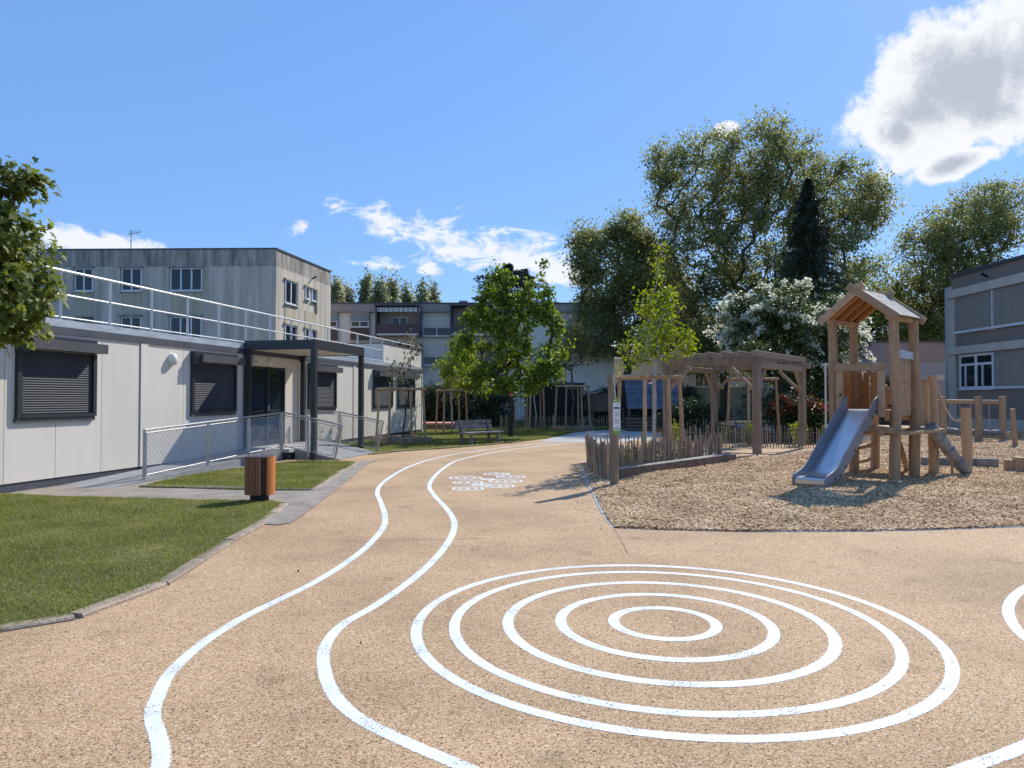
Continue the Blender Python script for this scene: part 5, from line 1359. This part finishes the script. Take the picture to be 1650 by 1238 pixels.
tree('plane_tree', (38.5, 60, 0), 'tall plane tree rising behind the school building', [E(1560, 370, 60, 70, 65), E(1625, 345, 60, 65, 55), E(1500, 430, 60, 60, 80), E(1560, 470, 60, 90, 60), E(1520, 520, 60, 70, 40)], PLANE, 600, 48, 0.23, (0.46, 0.46, 0.34), BARKP, np.array([38.0, 60, 6.0]), r_tip=0.020, expo=0.44, rmax=0.35, shell=0.35, along=300, jit=0.14)
tree('broadleaf_tree', (29.5, 64, 0), 'yellowish green tree between the spruce and the school', [E(1400, 480, 64, 55, 70), E(1445, 530, 64, 75, 50), E(1370, 540, 64, 60, 60)], leafmat('yellow_green_leaves', (0.10, 0.125, 0.035), (0.28, 0.29, 0.08), (0.38, 0.36, 0.13), trans=0.5), 300, 50, 0.26, (0.5, 0.5, 0.4), BARK, np.array([29.5, 64, 4]), rmax=0.3, shell=0.25, along=150)
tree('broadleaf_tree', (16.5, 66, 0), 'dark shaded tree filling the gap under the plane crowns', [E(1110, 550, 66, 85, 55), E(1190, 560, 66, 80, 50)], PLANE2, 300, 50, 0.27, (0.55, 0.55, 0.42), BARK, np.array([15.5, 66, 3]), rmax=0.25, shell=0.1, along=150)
# spruce
def conifer(name, base, h, rad, label, m, levels, per, lsize, z0=1.0, droop=0.35, powr=0.9, seg=5, flat=False):
    t = thing(name, base, label, 'tree'); b = np.array(base, float)
    cs, hs = [], []; tubes = MB().tube([b + [0, 0, -0.1], b + [0, 0, h * 0.5], b + [0, 0, h]], [rad * 0.075, rad * 0.045, 0.02], 8)
    for i in range(levels):
        f = i / (levels - 1); z = z0 + (h - z0) * f; rr = rad * (1 - f) ** powr * random.uniform(0.75, 1.1) + 0.05
        nb = 9 if not flat else 6
        for k in range(nb):
            a = 6.283 * k / nb + i * 0.7 + random.uniform(-.3, .3); R1 = rr * random.uniform(0.5, 1.2)
            d = np.array([math.cos(a), math.sin(a), 0.0]); p0 = b + [0, 0, z]; p1 = p0 + d * R1 + [0, 0, -droop * R1 * (0.5 if f > 0.7 else 1) + 0.1]
            tubes.tube([p0, (p0 + p1) / 2 + [0, 0, 0.08 * R1], p1], [0.03, 0.02, 0.008], 4, cap=False)
            s = rng.random(per) ** 0.6; side = np.array([-d[1], d[0], 0.0])
            c = p0 + (p1 - p0) * s[:, None] + np.array([0, 0, 0.08 * R1]) * (4 * s * (1 - s))[:, None] + side * (rng.normal(0, 0.16, per) * R1 * (1.1 - 0.7 * s) * (1.6 if flat else 1))[:, None] + [0, 0, 1] * rng.normal(0, 0.05 if flat else 0.09, per)[:, None]
            cs.append(c); hs.append(np.tile(d * 0.6 + [0, 0, -0.5 if not flat else 0.0], (per, 1)))
    tubes.build('trunk', BARK, t, True)
    leaves(np.vstack(cs), lsize, 'crown', m, t, aspect=0.3, hang=np.vstack(hs))
    return t


conifer('spruce_tree', (18.0, 43.5, 0), 14.8, 4.6, 'tall dark spruce standing right of the plane tree', SPRU, 34, 95, 0.25, 1.2, 0.3, 0.85)
conifer('cedar_tree', (-0.35, 62.0, 0), 12.9, 5.2, 'dark blue-green cedar top showing above the young maple', CEDAR, 18, 120, 0.4, 4.0, -0.05, 0.33, flat=True)
# poplars beyond the apartment block
for k, (px, py, ww) in enumerate(((540, 452, 15), (557, 462, 12), (590, 445, 17), (612, 450, 15), (632, 452, 13), (655, 462, 12), (680, 462, 14), (697, 466, 12))):
    Y = 92 + 3 * (k % 3); q = P(px, py, Y); hz = q.z
    tree('poplar_tree', (q.x, Y, 0), ['pointed poplar just right of the grey block roof corner', 'small low poplar second from the grey block corner', 'broadest and tallest poplar above the apartment roof', 'poplar right beside the tallest one', 'poplar above the awning loggia', 'short poplar in the gap right of the loggia', 'poplar above the wide roof stack', 'last poplar at the right end of the row'][k], [((q.x, Y, hz * 0.55), (ww * Y / FPX, ww * Y / FPX, hz * 0.47)), ((q.x, Y, hz * 0.8), (ww * 0.6 * Y / FPX, ww * 0.6 * Y / FPX, hz * 0.22))], POPL, 150, 34, 0.42, (0.35, 0.35, 0.7), BARK, np.array([q.x, Y, hz * 0.35]), rmax=0.25, group='poplars behind the apartment block', up=0.8, shell=0.2)
# young maple in the middle
tree('maple_tree', (-0.03, 30.6, 0), 'bright green young maple with a dark leaning trunk beside the bench', [E(818, 560, 30.5, 44, 60), E(797, 470, 30.5, 12, 48), E(778, 500, 30.5, 12, 36), E(822, 480, 30.5, 14, 50), E(850, 490, 30.5, 13, 48), E(876, 485, 30.5, 13, 45), E(893, 520, 30.5, 11, 32), E(758, 520, 30.5, 13, 26), E(900, 560, 30.5, 22, 16), E(745, 555, 30.5, 20, 13), E(880, 600, 30.5, 24, 20), E(770, 598, 30.5, 30, 18), E(830, 620, 30.5, 40, 16), E(797, 436, 30.5, 4, 14), E(876, 440, 30.5, 4, 16)], MAPLE, 360, 23, 0.155, (0.13, 0.13, 0.13), BARK, np.array([0.0, 30.5, 1.95]), r_tip=0.011, expo=0.42, rmax=0.14, shell=0.2, along=130, jit=0.05, droop=0.8, aspect=0.8, up=0.7)
tg = thing('trunk_tag', (-0.03, 30.45, 1.8), 'small orange tag tied round the young maple trunk', 'tag'); MB().box((-0.02, 30.38, 1.8), (0.16, 0.02, 0.14)).build('plate', ORANGE, tg); MB().tube([(-0.02, 30.55, 1.78), (-0.02, 30.55, 1.82)], 0.16, 12).build('band', ROPE, tg)
# trees in guards
tree('young_tree', g2, 'light green young tree in the guard behind the bench', [E(742, 600, 34.6, 36, 38), E(745, 565, 34.6, 18, 28), E(775, 615, 34.6, 22, 26), E(715, 590, 34.6, 14, 22)], LIME, 130, 26, 0.13, (0.14, 0.14, 0.13), BARKW, np.array([g2.x, g2.y, 2.3]), r_tip=0.008, expo=0.4, rmax=0.05, along=40, jit=0.03, droop=0.6)
tree('young_tree', g1, 'thin grey-leaved young tree in the guard by the modular building', [E(655, 590, 26.9, 22, 45), E(640, 600, 26.9, 20, 22), E(665, 555, 26.9, 16, 16)], OLIVE, 48, 9, 0.11, (0.10, 0.10, 0.13), BARK, np.array([g1.x + 0.3, g1.y, 1.9]), r_tip=0.006, expo=0.4, rmax=0.03, along=10, jit=0.03, droop=0.8)
tree('vase_shrub_tree', g3, 'bronze twiggy vase-shaped young tree in the rear guard', [E(922, 560, 37, 30, 38), E(905, 575, 37, 18, 26), E(935, 545, 37, 18, 28)], BROWNL, 260, 8, 0.10, (0.10, 0.10, 0.12), mat('twig_brown', (0.16, 0.115, 0.085), (0.10, 0.07, 0.05), 5, 0.9), np.array([g3.x, g3.y, 2.3]), r_tip=0.010, expo=0.30, rmax=0.06, up=0.9, along=60, jit=0.03)
tree('young_tree', g6, 'slender young tree in the narrow guard before the black shed', [E(868, 600, 40, 18, 18), E(880, 575, 40, 20, 22)], MAPLE, 50, 22, 0.14, (0.15, 0.15, 0.14), BARKW, np.array([g6.x, g6.y, 2.4]), rmax=0.04, r_tip=0.008)
tree('young_tree', (g4.x + 0.08, g4.y, 0), 'yellow-green young tree with pale trunk in the fenced bed', [E(1060, 510, 17.3, 30, 55), E(1063, 430, 17.3, 9, 42), E(1035, 560, 17.3, 34, 26), E(1090, 550, 17.3, 30, 30), E(1012, 585, 17.3, 14, 9), E(1080, 490, 17.3, 12, 30), E(1042, 490, 17.3, 12, 30)], LIME, 170, 12, 0.09, (0.09, 0.09, 0.08), BARKW, np.array([g4.x + 0.15, g4.y, 2.5]), r_tip=0.006, expo=0.40, rmax=0.045, along=50, jit=0.03, droop=0.7)
tree('young_tree', g5, 'dark-leaved young tree in the guard behind the pergola', [E(1215, 575, 26.2, 26, 26)], GREENL, 60, 20, 0.11, (0.13, 0.13, 0.12), BARK, np.array([g5.x, g5.y, 2.5]), rmax=0.04, r_tip=0.007)
# blossom tree: green body with arching white sprays
bt = (12.6, 33.0, 0)
t_, nodes, tips = tree('blossom_tree', bt, 'white-flowering tree with arching sprays beside the play tower', [E(1235, 540, 33, 62, 62), E(1265, 500, 33, 55, 46), E(1210, 520, 33, 42, 45), E(1320, 560, 33, 60, 60), E(1340, 520, 33, 40, 40)], GREENL, 300, 44, 0.16, (0.28, 0.28, 0.24), BARK, np.array([12.3, 33, 2.3]), rmax=0.16, shell=0.2, along=150)
cs = []
src = nodes[tips]; ctr = np.array(P(1260, 560, 33)); outer = src[np.argsort(-((src - ctr) ** 2 * [1, 1, 1.2]).sum(1))][:300]
for p in outer:
    d = p - ctr; d[2] = max(d[2], 0) + 0.3; d /= np.linalg.norm(d); L_ = random.uniform(0.6, 1.5); k = 70
    s = rng.random(k); q = p + d * (L_ * s)[:, None] + np.array([0, 0, -1.0]) * (L_ * 0.75 * s * s)[:, None] + rng.normal(0, 0.055, (k, 3)); cs.append(q)
leaves(np.vstack(cs), 0.10, 'blossom', WHITEL, t_, aspect=0.9)


def bush(name, c, label, env, lm, ntar, per, lsize, spread, group=None, extra=None):
    t, nd, tp = tree(name, c, label, env, lm, ntar, per, lsize, spread, BARK, np.array([c[0], c[1], 0.35]), r_tip=0.006, expo=0.4, rmax=0.05, cat='shrub', group=group, shell=0.3, along=ntar // 3, trunkname='stems', lname='foliage', jit=0.03)
    if extra is not None:
        lm2, frac, sz = extra; src = nd[tp]; src = src[np.argsort(-src[:, 2])][:int(len(src) * frac)]
        leaves(cloud_of(src, per, [q * 0.8 for q in spread]) + [0, -0.05, 0.06], sz, 'young_leaves', lm2, t)
    return t


bush('red_leaved_bush', (11.3, 27.6, 0), 'bush with fiery red young leaves right of the pergola', [((11.2, 27.6, 0.9), (0.85, 0.8, 0.75)), ((10.2, 27.8, 1.15), (0.4, 0.4, 0.55)), ((11.9, 27.4, 0.8), (0.5, 0.6, 0.6))], GREENL, 150, 26, 0.11, (0.14, 0.14, 0.12), extra=(REDL, 0.34, 0.11))
for k, (x, y, rx, h, lab) in enumerate(((7.9, 31.8, 1.3, 1.2, 'dark evergreen shrub left of the guard behind the pergola'), (13.8, 33.5, 2.2, 2.0, 'large dark shrub mass below the blossom tree'), (15.8, 36, 2.2, 2.4, 'dark shrub mass behind the slide pole'), (-2.2, 42.2, 2.2, 2.3, 'big glossy dark bush behind the bench guard'), (-4.6, 42.0, 1.5, 2.3, 'dark bush against the end of the modular building'), (18.5, 40.5, 2.4, 2.6, 'dark shrub beneath the spruce'), (6.2, 46.5, 2.6, 2.2, 'dark hedge bush behind the blue-roofed cabin'), (10.2, 48, 2.6, 2.4, 'dark hedge bush left of the plane trunk'))):
    bush('evergreen_bush', (x, y, 0), lab, [((x, y, h * 0.5), (rx, rx * 0.7, h * 0.52)), ((x + rx * 0.3, y, h * 0.7), (rx * 0.6, rx * 0.5, h * 0.35))], DARKL if k not in (3,) else leafmat('glossy_bush_leaves', (0.018, 0.03, 0.014), (0.06, 0.08, 0.035), (0.14, 0.15, 0.09), trans=0.1), 150, 60, 0.14, (0.22, 0.2, 0.2), 'evergreen bushes at the rear')
# low plants in the triangular bed and along the paling fence
PLB = [(2.2, 15.2), (2.5, 15.7), (2.15, 16.2), (2.8, 16.3), (3.1, 16.5), (2.4, 17.0), (3.6, 17.3), (2.9, 17.6), (4.1, 17.8), (3.5, 18.1), (4.5, 18.2), (2.2, 18.0)]
for k, (x, y) in enumerate(PLB):
    bush('bed_plant', (x, y, 0), 'small leafy plant among the pales of the triangular bed', [((x, y, 0.28), (0.22, 0.22, 0.24))], [GREENL, LIME, OLIVE, BROWNL][k % 4], 16, 13, 0.07, (0.06, 0.06, 0.06), 'low plants in the triangular bed')
for k, (x, y) in enumerate(((5.6, 25.0), (7.3, 25.1), (8.3, 25.2), (9.9, 24.9), (11.0, 25.0), (11.8, 25.7))):
    bush('border_plant', (x, y, 0), ['bright plant at the left end behind the long paling fence', 'dark leafy plant just left of the guard behind the pergola', 'fresh green plant right below the guard behind the pergola', 'yellow-green plant beside the right rear pergola post', 'dark green plant in front of the red-leaved bush', 'fresh green plant at the far end of the long paling fence'][k], [((x, y, 0.42), (0.28, 0.25, 0.40))], [LIME, GREENL, MAPLE][k % 3], 22, 16, 0.085, (0.08, 0.08, 0.08), 'plants behind the long paling fence')
# lit lawn glimpsed behind the metal fence
sheet('far_lawn', [(-8, 44.2), (10, 44.2), (10, 54), (-8, 54)], -0.02, mat('far_lawn_grass', (0.13, 0.19, 0.035), (0.09, 0.13, 0.025), 2, 0.95))
# far treeline closing the horizon, one mass
c = np.stack([rng.uniform(-90, 110, 60000), rng.uniform(105, 125, 60000), np.abs(rng.normal(0, 1, 60000)) * 2.6], 1)
c[:, 2] += 2.5 * (0.5 + 0.5 * np.sin(c[:, 0] * 0.23) * np.sin(c[:, 0] * 0.071 + 1)) * rng.random(60000)
tag(leaves(c, 0.9, 'far_treeline', PLANE2, None), 'far belt of green trees closing the horizon', 'trees', kind='stuff')
# near maple overhanging the left edge, with lobed leaves
nb = Vector((-8.75, 9.3, 0)); nm = thing('overhanging_maple', nb, 'leafy maple bough hanging into the left edge of the view', 'tree')
env = [(np.array((-8.0, 9.2, 3.6)), np.array((1.75, 1.6, 1.25))), (np.array((-6.48, 9.0, 4.42)), np.array((0.50, 0.5, 0.26))), (np.array((-6.42, 9.0, 3.72)), np.array((0.50, 0.6, 0.40))), (np.array((-6.05, 9.0, 3.10)), np.array((0.40, 0.45, 0.17))), (np.array((-6.40, 9.0, 2.72)), np.array((0.50, 0.5, 0.36))), (np.array((-6.75, 9.0, 3.3)), np.array((0.5, 0.5, 0.7)))]
tgt = np.vstack([in_env(140, env[:1], 0.3), in_env(150, env[1:], 0.2)]); nodes, par, tips, dirs = skeleton((nb.x, nb.y, -0.1), (nb.x, nb.y, 2.4), tgt, 0.2, 0.04)
limbs(nodes, par, tips, 0.006, 0.42, 0.11, 'trunk', BARK, nm)
c = cloud_of(nodes[tips], 21, (0.085, 0.10, 0.07)); n = len(c)
lob = [(0.0, 0.0), (0.28, -0.12), (0.62, 0.02), (0.40, 0.20), (0.62, 0.52), (0.30, 0.46), (0.0, 1.0), (-0.30, 0.46), (-0.62, 0.52), (-0.40, 0.20), (-0.62, 0.02), (-0.28, -0.12)]
s = 0.098 * rng.uniform(0.55, 1.3, n)
outw = c - np.array([nb.x, nb.y, 3.2]); outw /= np.linalg.norm(outw, axis=1)[:, None]
t = rng.normal(size=(n, 3)) * 0.5 + outw * 0.5; t[:, 2] -= 0.75; t /= np.linalg.norm(t, axis=1)[:, None]
nn = rng.normal(size=(n, 3)) * 0.45 + outw * 0.5; nn[:, 2] += 0.75; sd_ = np.cross(nn, t); sd_ /= np.linalg.norm(sd_, axis=1)[:, None]; nn = np.cross(t, sd_)
vs = np.stack([c + t * (s * y)[:, None] + sd_ * (s * x)[:, None] - nn * (s * 0.22 * (x * x))[:, None] - np.array([0, 0, 1]) * (s * 0.12 * y * y)[:, None] for x, y in lob], 1).reshape(-1, 3)
npmesh('crown', vs, np.arange(n * 12).reshape(-1, 12), leafmat('maple_leaf_lobed', (0.085, 0.11, 0.022), (0.20, 0.24, 0.045), (0.36, 0.38, 0.08), trans=0.45, pscale=1.5), nm)

# pour joints of the play surface and a few fallen leaves on it
SEAM = mat('pour_joint', (0.22, 0.15, 0.095), None, 8, 0.9)
for pp in (GP((990, 853), (1003, 876), (1012, 894)), GP((560, 873), (660, 870), (780, 868))):
    mb = ribbon(spline(pp, 4), 0.001, 0.0012); mb.build('pour_joint', SEAM, playground)
p = scatter([(-4, 3), (5, 3), (6, 9), (1, 12), (0, 20), (-3, 20), (-4.5, 9)], 60, 0.3)
c = np.stack([p[:, 0], p[:, 1], np.full(len(p), 0.006)], 1)
tag(leaves(c, 0.03, 'fallen_leaves', mat('dry_leaf', (0.16, 0.10, 0.05), (0.07, 0.045, 0.025), 6, 0.9), None, flat=6), 'tiny dry leaves and bark crumbs strewn over the sandy surface', 'leaf litter', kind='stuff')
p = scatter([(1.0, 9.1), (1.45, 9.0), (7, 8.7), (9, 8.9), (9, 9.3), (1.4, 9.3), (1.3, 11), (1.5, 14), (1.2, 14), (0.9, 11)], 420)
c = np.stack([p[:, 0], p[:, 1], np.full(len(p), 0.008)], 1)
tag(leaves(c, 0.04, 'strayed_chips', CHIPM, None, flat=6, aspect=0.45), 'stray wood chips kicked out over the bed edging', 'wood chips', kind='stuff')
